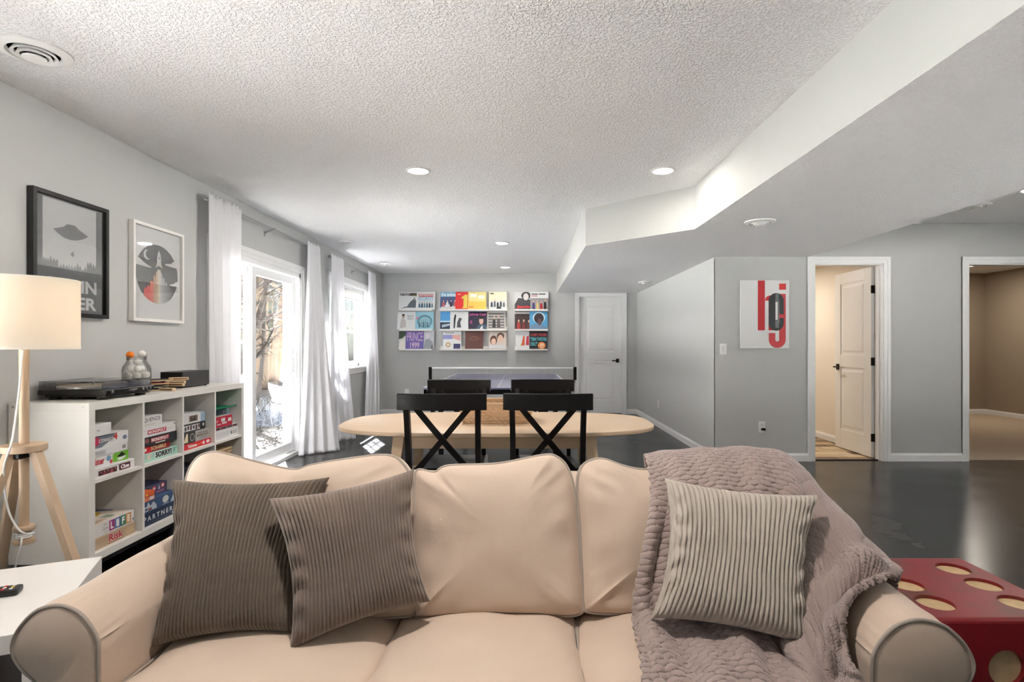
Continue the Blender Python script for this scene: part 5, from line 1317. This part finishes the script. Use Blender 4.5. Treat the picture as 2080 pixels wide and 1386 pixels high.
# ------------------------------------------------------------------ dining table
TX, TY, TZ = -0.155, 3.235, 0.75
dt = thing('dining_table', 'pale wood dining table with long rounded ends and splayed legs', 'table', (TX, TY, 0))
OAK = wood('pale_ash_wood', (216, 190, 160), 0.4, (1.2, 16, 16), 0.08)
def top_outline(grow=0.0, n=96):
    out = []
    A_, B_ = 0.885 + grow, 0.445 + grow
    for k in range(n):
        a = 2 * PI * k / n
        c, s = math.cos(a), math.sin(a)
        out.append((TX + A_ * math.copysign(abs(c) ** (2 / 2.9), c), TY + B_ * math.copysign(abs(s) ** (2 / 3.2), s)))
    return out
tb = MB()
rings = [(-0.012, TZ - 0.026), (-0.003, TZ - 0.022), (0.0, TZ - 0.012), (-0.001, TZ - 0.003), (-0.005, TZ)]
n = 96
vs = []; fs = []
for i, (g_, z_) in enumerate(rings): vs += [(x, y, z_) for x, y in top_outline(g_)]
for i in range(len(rings) - 1):
    for j in range(n): fs.append((i * n + j, i * n + (j + 1) % n, (i + 1) * n + (j + 1) % n, (i + 1) * n + j))
fs.append(tuple(range(n))[::-1]); fs.append(tuple((len(rings) - 1) * n + j for j in range(n)))
tb.add(vs, fs).build('tabletop', OAK, dt, smooth=True, angle=40)
ay = 0.31; ax_ = 0.47
for s_ in (-1, 1):
    MB().box(TX - ax_, TX + ax_, TY + s_ * ay - 0.011, TY + s_ * ay + 0.011, TZ - 0.026 - 0.075, TZ - 0.026).build('apron', OAK, dt)
    MB().box(TX + s_ * ax_ - 0.011, TX + s_ * ax_ + 0.011, TY - ay, TY + ay, TZ - 0.026 - 0.075, TZ - 0.026).build('apron', OAK, dt)
for sx in (-1, 1):
    for sy in (-1, 1):
        MB().bar((TX + sx * 0.575, TY + sy * 0.37, 0.0), (TX + sx * 0.50, TY + sy * 0.315, TZ - 0.027), 0.036, 0.04, up=(0, 1, 0), w2=0.056, h2=0.05).build('leg', OAK, dt)
    MB().bar((TX + sx * 0.54, TY - 0.335, 0.40), (TX + sx * 0.54, TY + 0.335, 0.40), 0.03, 0.05).build('end_stretcher', OAK, dt)

# wicker basket on the table
bk = thing('wicker_basket', 'rectangular woven wicker basket on the dining table', 'basket', (-0.16, 3.24, TZ))
WK = wood('basket_wicker', (200, 168, 134), 0.7, (30, 30, 60), 0.3)
def rr_path(hx, hy, r, m=14):
    out = []
    for qx, qy, a0 in ((1, 1, 0), (-1, 1, PI / 2), (-1, -1, PI), (1, -1, 1.5 * PI)):
        for k in range(m + 1):
            a = a0 + PI / 2 * k / m
            out.append((qx * (hx - r) + r * math.cos(a), qy * (hy - r) + r * math.sin(a)))
    return out
def resample(path, n):
    pts = [Vector((*p, 0)) for p in path] + [Vector((*path[0], 0))]
    L = [0]
    for i in range(1, len(pts)): L.append(L[-1] + (pts[i] - pts[i - 1]).length)
    out = []; j = 0
    for k in range(n):
        d = L[-1] * k / n
        while L[j + 1] < d: j += 1
        out.append(pts[j].lerp(pts[j + 1], (d - L[j]) / max(1e-9, L[j + 1] - L[j])))
    return out
weave = MB(); NW = 120; rows = 10
for k in range(rows):
    t = k / (rows - 1)
    hx, hy = 0.185 + 0.022 * t, 0.125 + 0.02 * t
    z = 0.006 + 0.0105 * k
    pts = []
    for i, p in enumerate(resample(rr_path(hx, hy, 0.05), NW)):
        nrm = Vector((p.x / hx ** 2, p.y / hy ** 2, 0)).normalized()
        w_ = 0.0035 * math.sin(PI * i / 1.5 + k * PI)
        pts.append(p + nrm * w_ + Vector((0, 0, z + 0.002 * math.sin(i * 1.7 + k * 2.1))))
    weave.tube(pts, 0.0062, 6, True)
wv = weave.build('weave', WK, bk, world=False, smooth=True, angle=70, normals=False); wv['kind'] = 'stuff'
MB().tube([p + Vector((0, 0, 0.112)) for p in resample(rr_path(0.208, 0.146, 0.05), 80)], 0.0085, 8, True).build('rim', WK, bk, world=False, smooth=True)
MB().prism([(p.x, p.y) for p in resample(rr_path(0.18, 0.12, 0.05), 40)], 0.001, 0.008).build('bottom', WK, bk, world=False)
ctl = MB().box(-0.055, 0.055, -0.03, 0.03, 0, 0.03, 0.006).build('paper_pack', mat('orange_paper', (226, 150, 60), 0.6), None, world=False)
ctl.location = (-0.005, 3.33, TZ + 0.082); ctl.rotation_euler = (0, 0.12, 0.3)
tag(ctl, 'small orange pack showing at the basket rim', 'packet')

# ------------------------------------------------------------------ four black cross-back chairs
def make_chair():
    t = thing('dining_chair', 'x', 'chair', group='black cross back dining chairs')
    B = lambda mb, nm, **k: mb.build(nm, BLACK, t, world=False, **k)
    arcp = lambda w, bow, y, z, n=9: [(-w + 2 * w * k / (n - 1), y - bow * (1 - (2 * k / (n - 1) - 1) ** 2) + bow, z) for k in range(n)]
    # seat
    se = MB()
    rows_ = []
    for (sc, z) in ((0.97, 0.432), (1.0, 0.438), (1.0, 0.456), (0.975, 0.463)):
        rows_.append([(sc * x, sc * y, z) for x, y in [(0.2, -0.2), (0.225, 0.19), (0.20, 0.215), (0, 0.225), (-0.20, 0.215), (-0.225, 0.19), (-0.2, -0.2)]])
    k_ = 7; vs = [p for r in rows_ for p in r]
    fs = [(i * k_ + j, i * k_ + (j + 1) % k_, (i + 1) * k_ + (j + 1) % k_, (i + 1) * k_ + j) for i in range(3) for j in range(k_)]
    fs += [tuple(range(k_))[::-1], tuple(3 * k_ + j for j in range(k_))]
    B(se.add(vs, fs), 'seat', smooth=True)
    # rear posts (curved, raking back above the seat)
    for s in (-1, 1):
        pts = [(s * 0.178, -0.235, 0.0), (s * 0.175, -0.205, 0.2), (s * 0.172, -0.19, 0.42), (s * 0.17, -0.195, 0.6), (s * 0.17, -0.212, 0.76), (s * 0.172, -0.238, 0.90)]
        pts = smooth_path([Vector(p) for p in pts], 4)
        B(MB().sweep(pts, [(-0.013, -0.018), (0.013, -0.018), (0.013, 0.018), (-0.013, 0.018)], up=(0, 1, 0)), 'rear_leg')
    # top rail, bowed
    rail = MB()
    sec = [(-0.011, -0.036), (-0.008, -0.039), (0.008, -0.039), (0.011, -0.036), (0.011, 0.036), (0.007, 0.04), (-0.007, 0.04), (-0.011, 0.036)]
    rail.sweep([(-0.212 + 0.0424 * k, -0.262 + 0.03 * (1 - ((k - 5) / 5) ** 2) * -1 + 0.018, 0.92) for k in range(11)], sec)
    B(rail, 'top_rail', smooth=True, angle=30)
    B(MB().box(-0.16, 0.16, -0.208, -0.188, 0.545, 0.578, 0.003), 'lower_rail')
    # crossed braces
    for s in (-1, 1):
        a = Vector((s * 0.125, -0.232, 0.885)); b_ = Vector((-s * 0.135, -0.197, 0.572)); m_ = (a + b_) / 2 + Vector((0, -0.012 + s * 0.004, 0))
        pts = smooth_path([a, a.lerp(m_, 0.5) + Vector((0, -0.003, 0)), m_, m_.lerp(b_, 0.5) + Vector((0, -0.003, 0)), b_], 3)
        B(MB().sweep(pts, [(-0.014, -0.006), (0.014, -0.006), (0.014, 0.006), (-0.014, 0.006)], up=(0, 1, 0)), 'cross_brace')
    for s in (-1, 1):
        B(MB().bar((s * 0.195, 0.19, 0.0), (s * 0.19, 0.18, 0.435), 0.028, 0.028, up=(0, 1, 0), w2=0.04, h2=0.04), 'front_leg')
        B(MB().box(s * 0.18 - 0.009, s * 0.18 + 0.009, -0.19, 0.18, 0.385, 0.435), 'side_apron')
        B(MB().bar((s * 0.178, -0.2, 0.2), (s * 0.192, 0.18, 0.2), 0.018, 0.024), 'side_stretcher')
    B(MB().box(-0.17, 0.17, 0.165, 0.185, 0.385, 0.435), 'front_apron')
    B(MB().box(-0.17, 0.17, -0.2, -0.18, 0.385, 0.435), 'rear_apron')
    return t
ch = make_chair()
ch.location = (-0.394, 2.905, 0)
ch['label'] = 'black cross back chair on the sofa side, toward the patio door'
for lab, loc, rz in (('black cross back chair on the sofa side, toward the long pale wall', (0.117, 2.905, 0), -0.015),
                     ('black cross back chair on the game table side, toward the patio door', (-0.436, 3.50, 0), PI + 0.02),
                     ('black cross back chair on the game table side, toward the long pale wall', (0.118, 3.50, 0), PI - 0.02)):
    c_ = copy_tree(ch, None, lab); c_.location = loc; c_.rotation_euler = (0, 0, rz)

# ------------------------------------------------------------------ sofa
SO = Vector((-0.105, 1.215, 0)); SR = math.radians(-2.0)
MS = Matrix.Translation(SO) @ Matrix.Rotation(SR, 4, 'Z'); MSI = MS.inverted()
sf = thing('sofa', 'cream cotton sofa with rolled arms and loose back cushions', 'sofa', SO, rotz=SR)
SOFA = mat('cream_cotton', (204, 184, 166), 0.9, var=0.05, var_scale=5, bump=0.35, bump_scale=420, bump_dist=0.0012, sheen=0.25)
PIPE = mat('cream_piping', (166, 155, 145), 0.85)
def loc_(v): return MSI @ Vector(v)
def sbuild(mb, nm, m=SOFA, par=None, **k):
    return mb.build(nm, m, par or sf, world=False, **k)
def pbox(x0, x1, y0, y1, z0, z1, p=7.0, n=14, crown=0.0, wr=0.0, seed=0):
    """puffy box: cube surface pushed to a p-norm ball, with a crown on top and soft wrinkles"""
    bm = bmesh.new(); bmesh.ops.create_cube(bm, size=2.0)
    bmesh.ops.subdivide_edges(bm, edges=bm.edges[:], cuts=n, use_grid_fill=True)
    c = Vector(((x0 + x1) / 2, (y0 + y1) / 2, (z0 + z1) / 2)); h = Vector(((x1 - x0) / 2, (y1 - y0) / 2, (z1 - z0) / 2))
    vs = []
    bm.verts.index_update()
    for v in bm.verts:
        q = v.co
        s = (abs(q.x) ** p + abs(q.y) ** p + abs(q.z) ** p) ** (1 / p)
        q = Vector((q.x / s, q.y / s, q.z / s))
        w = Vector((c.x + q.x * h.x, c.y + q.y * h.y, c.z + q.z * h.z))
        if q.z > 0: w.z += crown * q.z * max(0, 1 - q.x * q.x) * max(0, 1 - q.y * q.y)
        if wr:
            g = nz(w.x * 9 + seed, w.y * 9, w.z * 9) * wr
            w += Vector((q.x, q.y, q.z)) * g
        vs.append(tuple(w))
    mb = MB().add(vs, [[v.index for v in f.verts] for f in bm.faces]); bm.free()
    return mb
IN, OUT = 0.845, 1.045
sbuild(pbox(-0.90, 0.90, 0.02, 0.76, 0.06, 0.33, 20), 'base', smooth=True)
sbuild(pbox(-0.93, 0.93, 0.55, 0.80, 0.08, 0.745, 9, crown=0.004, wr=0.006), 'back_frame', smooth=True)
for sx in (-0.9, 0.9):
    for y in (0.06, 0.72):
        sbuild(MB().lathe([(0.025, 0), (0.032, 0.065)], (sx, y, 0), 14), 'foot', BLKMETAL)
prof = [(0, .08), (0, .30), (0, .50), (-.004, .535), (-.018, .563), (-.042, .590), (-.07, .604), (-.10, .608), (-.14, .597), (-.172, .570), (-.192, .54), (-.2, .512), (-.193, .485), (-.172, .458), (-.145, .435), (-.135, .40), (-.13, .30), (-.13, .08)]
def dense(pr, n=4):
    v = [Vector((a, b, 0)) for a, b in pr]
    return [(q.x, q.y) for q in smooth_path(v, n)]
for s in (-1, 1):
    pr = dense(prof)
    if s == 1: pr = [(-a * 1.05, b) for a, b in pr]
    off = -IN if s == -1 else IN
    m_ = len(pr); cx_ = sum(a for a, b in pr) / m_; cz_ = sum(b for a, b in pr) / m_
    ys = [(-0.004, 0.975), (0.0, 0.99), (0.012, 1.0)] + [(0.03 + 0.04 * k, 1.0) for k in range(20)] + [(0.80, 0.99)]
    arr = np.zeros((len(ys), m_, 3))
    for i, (y, sc) in enumerate(ys):
        for j, (a, b) in enumerate(pr):
            puff = 0.012 * math.sin(min(1, y / 0.5) * PI / 2) if y > 0 else 0
            g = 0.004 * nz(a * 14 + s, y * 9, b * 14)
            ruff = 0.0035 * math.sin(j * 2.4) * max(0, 1 - abs(y - 0.03) / 0.05) if b > 0.45 else 0
            nx_, nz_ = (a - cx_), (b - max(cz_, 0.48))
            l_ = math.hypot(nx_, nz_) + 1e-6
            k_ = (puff + g + ruff) if b > 0.42 else g
            arr[i, j] = (off + cx_ + (a - cx_) * sc + nx_ / l_ * k_, y, cz_ + (b - cz_) * sc + nz_ / l_ * k_)
    mb = MB().grid(arr)
    arm = sbuild(mb, 'arm', smooth=True, angle=60)
    # front panel of the arm, slightly domed, edged with piping
    pv = [(off + cx_ + (a - cx_) * 0.985, -0.003, cz_ + (b - cz_) * 0.985) for a, b in pr]
    c_in = [(off + cx_ + (a - cx_) * 0.80, -0.010, cz_ + (b - cz_) * 0.9) for a, b in pr]
    n2 = len(pv)
    fp = MB().add(pv + c_in, [(j, (j + 1) % n2, n2 + (j + 1) % n2, n2 + j) for j in range(n2)] + [tuple(n2 + j for j in range(n2))])
    sbuild(fp, 'arm_front_panel', smooth=True, angle=50, par=arm)
    sbuild(MB().tube([(off + a, -0.004, b) for a, b in pr], 0.0042, 8), 'piping', PIPE, par=arm, smooth=True)
# seat cushions
for (x0, x1, sd_, dy) in ((-0.842, -0.255, 1, 0.0), (-0.262, 0.243, 2, 0.0), (0.236, 0.842, 3, 0.0)):
    cu = sbuild(pbox(x0, x1, -0.11, 0.50, 0.30, 0.418, 6.0, 26, crown=0.034, wr=0.010, seed=sd_ * 7), 'seat_cushion', smooth=True, angle=70)
    xm, hx_, hy_ = (x0 + x1) / 2, (x1 - x0) / 2, 0.305
    path = []
    for k in range(80):
        a = 2 * PI * k / 80; c, s = math.cos(a), math.sin(a)
        r_ = (abs(c) ** 6 + abs(s) ** 6) ** (-1 / 6)
        path.append((xm + hx_ * 0.985 * r_ * c, 0.195 + hy_ * 0.985 * r_ * s, 0.397))
    sbuild(MB().tube(path, 0.004, 6, True), 'piping', PIPE, par=cu, smooth=True)
# back cushions: outline on a plane leaning back, inflated
def on_lean(px, py):
    d = 1.866 / (1 + 0.00031 * (py - CY))
    return P(px, py, d)
def back_cushion(out_px, seed, bulge=0.075, back=0.10, wr=0.017):
    ctl = [Vector((a, b, 0)) for a, b in out_px]
    cl = ctl + [ctl[0]]
    dn = []
    N0 = len(ctl)
    for i in range(N0):
        p0, p1, p2, p3 = ctl[i - 1], ctl[i], ctl[(i + 1) % N0], ctl[(i + 2) % N0]
        for k in range(6):
            t = k / 6
            dn.append(0.5 * ((2 * p1) + (p2 - p0) * t + (2 * p0 - 5 * p1 + 4 * p2 - p3) * t * t + (3 * p1 - p0 - 3 * p2 + p3) * t ** 3))
    rim = [loc_(on_lean(p.x, p.y)) for p in dn]
    m_ = len(rim); c = sum(rim, Vector((0, 0, 0))) / m_
    nrm = Vector((0, -1, 0.35)).normalized()
    R = 22
    def side(sgn, amt):
        arr = np.zeros((R + 1, m_, 3))
        for i in range(R + 1):
            r = 1 - i / R
            for j in range(m_):
                p = c.lerp(rim[j], r)
                hgt = amt * (1 - r ** 3.2) ** 0.62
                g = 0
                if r < 0.995:
                    edge = min(1, (1 - r) * 6)
                    g = wr * edge * (nz(p.x * 6 + seed, p.z * 5, 1.3) + 0.5 * nz(p.x * 15 + seed, p.z * 7, 4.1))
                    rad = nz(j * 0.27 + seed * 3, 2.7 + r, 0.3)       # creases running in from the seam
                    g += 0.012 * rad * max(0, 1 - abs(r - 0.80) / 0.24)
                q = p + nrm * sgn * (hgt + g)
                arr[i, j] = q
        return arr
    gusset = 0.03
    fa, ba = side(1, bulge), side(-1, back)
    fa += np.array(nrm) * gusset; ba -= np.array(nrm) * gusset
    mb = MB().grid(fa, True).grid(ba, True)
    mb.grid(np.stack([fa[0], (fa[0] * 0.5 + ba[0] * 0.5) + 0.006 * np.array([(rim[j] - c).normalized()[:] for j in range(m_)]), ba[0]]), True)
    cu = sbuild(mb, 'back_cushion', smooth=True, angle=55)
    sbuild(MB().tube([Vector(p) + nrm * 0.001 for p in fa[0]], 0.0045, 8, True), 'piping', PIPE, par=cu, smooth=True)
    return cu
back_cushion([(389, 985), (408, 938), (440, 922), (480, 928), (540, 944), (606, 957), (640, 948), (710, 936), (792, 928), (826, 948), (842, 990), (846, 1080), (850, 1180), (852, 1240), (800, 1252), (640, 1256), (480, 1256), (392, 1250), (384, 1180), (386, 1080)], 1)
back_cushion([(848, 990), (852, 958), (886, 962), (914, 949), (1012, 945), (1103, 928), (1132, 932), (1153, 955), (1166, 1000), (1172, 1070), (1178, 1156), (1184, 1225), (1172, 1246), (1120, 1248), (1028, 1245), (930, 1250), (860, 1252), (848, 1238), (846, 1170), (844, 1080)], 2)
back_cushion([(1172, 990), (1180, 952), (1200, 938), (1225, 936), (1269, 951), (1312, 957), (1370, 950), (1450, 945), (1540, 942), (1600, 955), (1634, 1000), (1644, 1090), (1652, 1180), (1654, 1236), (1600, 1250), (1450, 1250), (1300, 1246), (1200, 1242), (1184, 1228), (1182, 1180), (1178, 1090)], 3, wr=0.022)

# ------------------------------------------------------------------ corduroy cushions
def corduroy(label, tl, tr, br, bl_, ribs, rgb, thick, seed, name):
    tl, tr, br, bl_ = [Vector(p) for p in (tl, tr, br, bl_)]
    nrm = (tr - tl).cross(bl_ - tl).normalized()
    if nrm.y > 0: nrm = -nrm
    NU, NV = ribs * 6, 54
    m = mat(name, rgb, 0.8, var=0.16, var_scale=22, bump=0.5, bump_scale=500, bump_dist=0.0015, sheen=0.35)
    def side(sgn):
        arr = np.zeros((NV + 1, NU + 1, 3))
        for i in range(NV + 1):
            v = i / NV
            for j in range(NU + 1):
                u = j / NU
                a, b = 2 * u - 1, 2 * v - 1
                # edges pulled in between the pointed corners
                uu = 0.5 + 0.5 * a * (1 - 0.15 * (1 - b * b))
                vv = 0.5 + 0.5 * b * (1 - 0.085 * (1 - a * a))
                p = (tl.lerp(tr, uu)).lerp(bl_.lerp(br, uu), vv)
                prof_ = ((1 - a ** 4) * (1 - b ** 4)) ** 0.55
                h = thick * prof_
                h += 0.010 * nz(u * 2.4 + seed, v * 2.4, 0.7) * prof_
                if sgn > 0:
                    crv = 0.35 * nz(u * 3, v * 3.3, seed)        # ribs wander a little
                    rib = abs(math.sin(PI * (u * ribs + crv))) ** 0.55
                    edge = min(1, (1 - abs(b)) * 14 + 0.35)
                    h += 0.0088 * rib * edge * min(1, (1 - abs(a)) * 30 + 0.3)
                    pk = max(0, 1 - abs(a + 0.92) / 0.25) + max(0, 1 - abs(a - 0.92) / 0.25)
                    h += 0.006 * pk * math.sin(v * 34 + 3 * nz(u * 9, v * 4, seed)) * (1 - abs(b) ** 3)
                arr[i, j] = p + nrm * sgn * h
        return arr
    o_ = MB().grid(side(1)).grid(side(-1)[:, ::-1]).build('throw_pillow', m, None, smooth=True, angle=75, normals=False)
    return tag(o_, label, 'pillow', 'corduroy pillows on the sofa')
corduroy('dark taupe corduroy pillow against the left sofa arm, partly covered by another', P(350, 974, 1.60), P(670, 970, 1.62), P(600, 1285, 1.43), P(308, 1315, 1.40), 36, (104, 92, 80), 0.062, 1.0, 'taupe_corduroy')
corduroy('taupe corduroy pillow leaning in front of the dark one', P(546, 1013, 1.46), P(842, 953, 1.60), P(874, 1222, 1.50), P(588, 1322, 1.37), 36, (122, 108, 97), 0.06, 5.0, 'taupe_corduroy_light')
corduroy('pale grey corduroy pillow lying on the knitted throw', P(1350, 972, 1.50), P(1662, 1006, 1.47), P(1642, 1314, 1.29), P(1322, 1256, 1.36), 31, (176, 167, 156), 0.062, 9.0, 'grey_corduroy')

# ------------------------------------------------------------------ woven throw
THR = mat('mauve_throw', (160, 143, 138), 0.95, var=0.10, var_scale=14, bump=0.5, bump_scale=380, bump_dist=0.002, sheen=0.4)
ctl = [
 [(1318, 1040, 2.10), (1370, 1040, 2.10), (1450, 1040, 2.10), (1520, 1040, 2.10), (1580, 1050, 2.09), (1640, 1090, 2.02), (1712, 1135, 1.86), (1800, 1215, 1.62)],
 [(1314, 958, 1.94), (1372, 950, 1.94), (1450, 946, 1.94), (1528, 946, 1.92), (1592, 962, 1.88), (1650, 1020, 1.78), (1722, 1095, 1.66), (1812, 1182, 1.52)],
 [(1312, 942, 1.69), (1370, 935, 1.69), (1450, 931, 1.70), (1530, 929, 1.69), (1598, 946, 1.66), (1652, 1003, 1.60), (1725, 1083, 1.52), (1812, 1168, 1.435)],
 [(1330, 1030, 1.545), (1375, 1020, 1.53), (1450, 1020, 1.53), (1530, 1020, 1.53), (1600, 1030, 1.53), (1660, 1070, 1.50), (1730, 1120, 1.42), (1812, 1180, 1.365)],
 [(1305, 1120, 1.485), (1360, 1120, 1.485), (1450, 1120, 1.485), (1530, 1125, 1.485), (1600, 1130, 1.48), (1668, 1140, 1.43), (1735, 1160, 1.36), (1796, 1190, 1.325)],
 [(1288, 1205, 1.45), (1350, 1215, 1.45), (1440, 1225, 1.44), (1530, 1235, 1.43), (1600, 1240, 1.40), (1655, 1225, 1.35), (1695, 1230, 1.30), (1728, 1243, 1.27)],
 [(1289, 1275, 1.41), (1350, 1275, 1.41), (1430, 1268, 1.41), (1520, 1285, 1.39), (1590, 1326, 1.33), (1645, 1305, 1.285), (1690, 1310, 1.25), (1726, 1320, 1.225)],
 [(1304, 1380, 1.225), (1370, 1384, 1.22), (1450, 1384, 1.22), (1540, 1386, 1.22), (1615, 1396, 1.205), (1655, 1396, 1.20), (1700, 1398, 1.195), (1748, 1400, 1.18)],
 [(1312, 1500, 1.09), (1380, 1505, 1.09), (1460, 1505, 1.085), (1560, 1510, 1.085), (1640, 1515, 1.08), (1690, 1515, 1.075), (1740, 1510, 1.075), (1790, 1500, 1.07)]]
G = np.array([[P(*c)[:] for c in r] for r in ctl])
def cr_axis(A_, n):
    K = A_.shape[0]; ts = np.linspace(0, K - 1 - 1e-9, n); i = ts.astype(int); t = (ts - i)[:, None, None]
    g = lambda k: A_[np.clip(k, 0, K - 1)]
    p0, p1, p2, p3 = g(i - 1), g(i), g(i + 1), g(i + 2)
    return 0.5 * (2 * p1 + (p2 - p0) * t + (2 * p0 - 5 * p1 + 4 * p2 - p3) * t ** 2 + (3 * p1 - p0 - 3 * p2 + p3) * t ** 3)
NVT, NUT = 420, 300
S1 = cr_axis(G, NVT); S1 = np.swapaxes(cr_axis(np.swapaxes(S1, 0, 1), NUT), 0, 1)
du = np.gradient(S1, axis=1); dv = np.gradient(S1, axis=0)
Nn = np.cross(dv, du); Nn /= (np.linalg.norm(Nn, axis=2, keepdims=True) + 1e-9)
if Nn[NVT // 2, NUT // 2, 1] > 0: Nn = -Nn
U, V = np.meshgrid(np.linspace(0, 1, NUT), np.linspace(0, 1, NVT))
su = np.cumsum(np.linalg.norm(du, axis=2), axis=1); sv = np.cumsum(np.linalg.norm(dv, axis=2), axis=0)
fold = np.zeros_like(U)
# long soft folds following the drape, a few sharper pleats at the left edge and over the arm
fold += 0.011 * np.sin(2 * PI * (U * 3.3 + 0.35 * np.sin(V * 7) + 0.2)) * np.clip((V - 0.2) * 3, 0, 1)
fold += 0.007 * np.sin(2 * PI * (U * 7.1 - V * 1.7 + 0.3 * np.sin(V * 11 + 1))) * np.clip((V - 0.15) * 4, 0, 1)
fold += 0.013 * np.exp(-((U - 0.055 - 0.02 * np.sin(V * 9)) / 0.022) ** 2) * np.clip((V - 0.25) * 5, 0, 1)
fold -= 0.012 * np.exp(-((U - 0.105 - 0.02 * np.sin(V * 9)) / 0.016) ** 2) * np.clip((V - 0.25) * 5, 0, 1) * np.clip((0.72 - V) * 6, 0, 1)
fold += 0.012 * np.sin(2 * PI * (V * 4.0 + U * 5)) * np.clip((U - 0.68) * 5, 0, 1) * np.clip((V - 0.22) * 5, 0, 1)
cell_ = 0.0155
cu_, cv_ = su / cell_, sv / cell_
row_i = np.floor(cv_).astype(int); cu2 = cu_ / 2 + 0.5 * (row_i % 2)
fu = cu2 - np.floor(cu2); fv = cv_ - np.floor(cv_)
weave_h = 0.0062 * (np.clip(np.sin(PI * fu), 0, 1) ** 0.35) * (np.clip(np.sin(PI * fv), 0, 1) ** 0.45)
edge_r = np.minimum(np.minimum(U, 1 - U) * 30, 1.0)
Pt = S1 + Nn * (fold + weave_h * 1.0 + 0.012)[:, :, None]
Pt[:, :, 2] = np.maximum(Pt[:, :, 2], 0.05)
thr = MB().grid(Pt).build('throw_blanket', THR, None, smooth=True, angle=89, normals=False)
sm = thr.modifiers.new('thickness', 'SOLIDIFY'); sm.thickness = 0.009; sm.offset = -1
tag(thr, 'mauve grey basket weave throw draped over the sofa back and arm', 'blanket')

# ------------------------------------------------------------------ red die side table
DX0, DX1, DYa, DYb, DS = 1.085, 1.527, 1.505, 1.947, 0.442
die = thing('die_table', 'red wooden die shaped cube table with pale recessed pips', 'side table', ((DX0 + DX1) / 2, (DYa + DYb) / 2, 0))
DR = mat('worn_red_paint', (128, 26, 32), 0.38)
nt = DR.node_tree; b_ = nt.nodes['Principled BSDF']
tc = nt.nodes.new('ShaderNodeTexCoord'); nn_ = nt.nodes.new('ShaderNodeTexNoise'); nn_.inputs['Scale'].default_value = 7; nn_.inputs['Detail'].default_value = 7
rp = nt.nodes.new('ShaderNodeValToRGB'); e_ = rp.color_ramp.elements
e_[0].position = 0.50; e_[0].color = (*lin((134, 28, 34)), 1); e_[1].position = 0.70; e_[1].color = (*lin((88, 50, 34)), 1)
nt.links.new(tc.outputs['Object'], nn_.inputs['Vector']); nt.links.new(nn_.outputs['Fac'], rp.inputs[0]); nt.links.new(rp.outputs[0], b_.inputs['Base Color'])
PIPW = mat('bare_pip_wood', (206, 178, 136), 0.6, var=0.25, var_scale=30)
body = MB().box(-DS / 2, DS / 2, -DS / 2, DS / 2, 0.0, DS + 0.006, 0.012, seg=3)
bo = body.build('body', DR, None, world=False)
cut = MB()
pips_top = [(x, y) for x in (-0.12, 0.12) for y in (-0.122, 0.0, 0.122)]
zt_ = DS + 0.006
pr_ = 0.049; dep = 0.012
for x, y in pips_top: cut.lathe([(pr_, zt_ - dep), (pr_, zt_ + 0.02)], (x, y, 0), 40)
fz = 0.225
pips_front = [(0.0, fz), (0.125, fz + 0.125), (-0.125, fz - 0.125), (0.125, fz - 0.125), (-0.125, fz + 0.125)]
pips_front = [(x_, z_) for x_ in (-0.14, 0.0, 0.14) for z_ in (0.315, 0.11)]
for x, z in pips_front: cut.lathe([(pr_, -0.02), (pr_, dep)], (x, -DS / 2, z), 40, ax='y')
pips_l = [(-DS / 2, y, z) for y, z in ((-0.12, 0.32), (0.12, 0.1))]
for x, y, z in pips_l: cut.lathe([(pr_, -0.02), (pr_, dep)], (x, y, z), 40, ax='x')
for y, z in ((-0.12, 0.32), (0, 0.21), (0.12, 0.1)): cut.lathe([(pr_, -dep), (pr_, 0.02)], (DS / 2, y, z), 40, ax='x')
co = cut.build('cutter', DR, None, world=False)
md = bo.modifiers.new('pips', 'BOOLEAN'); md.object = co; md.operation = 'DIFFERENCE'; md.solver = 'EXACT'
bpy.context.view_layer.update()
dg = bpy.context.evaluated_depsgraph_get()
me2 = bpy.data.meshes.new_from_object(bo.evaluated_get(dg))
bo.modifiers.clear(); bo.data = me2
bpy.data.objects.remove(co, do_unlink=True)
bo.parent = die
def pip(M):
    MB().lathe([(pr_ - 0.0008, -0.0015), (pr_ - 0.0008, 0.0), (0.004, 0.0)], seg=36).xf(M).build('pip', PIPW, die, world=False)
for x, y in pips_top: pip(Matrix.Translation((x, y, zt_ - dep + 0.002)))
for x, z in pips_front: pip(Matrix.Translation((x, -DS / 2 + dep - 0.002, z)) @ Matrix.Rotation(PI / 2, 4, 'X'))
for x, y, z in pips_l: pip(Matrix.Translation((x + dep - 0.002, y, z)) @ Matrix.Rotation(-PI / 2, 4, 'Y'))
for y, z in ((-0.12, 0.32), (0, 0.21), (0.12, 0.1)): pip(Matrix.Translation((DS / 2 - dep + 0.002, y, z)) @ Matrix.Rotation(PI / 2, 4, 'Y'))
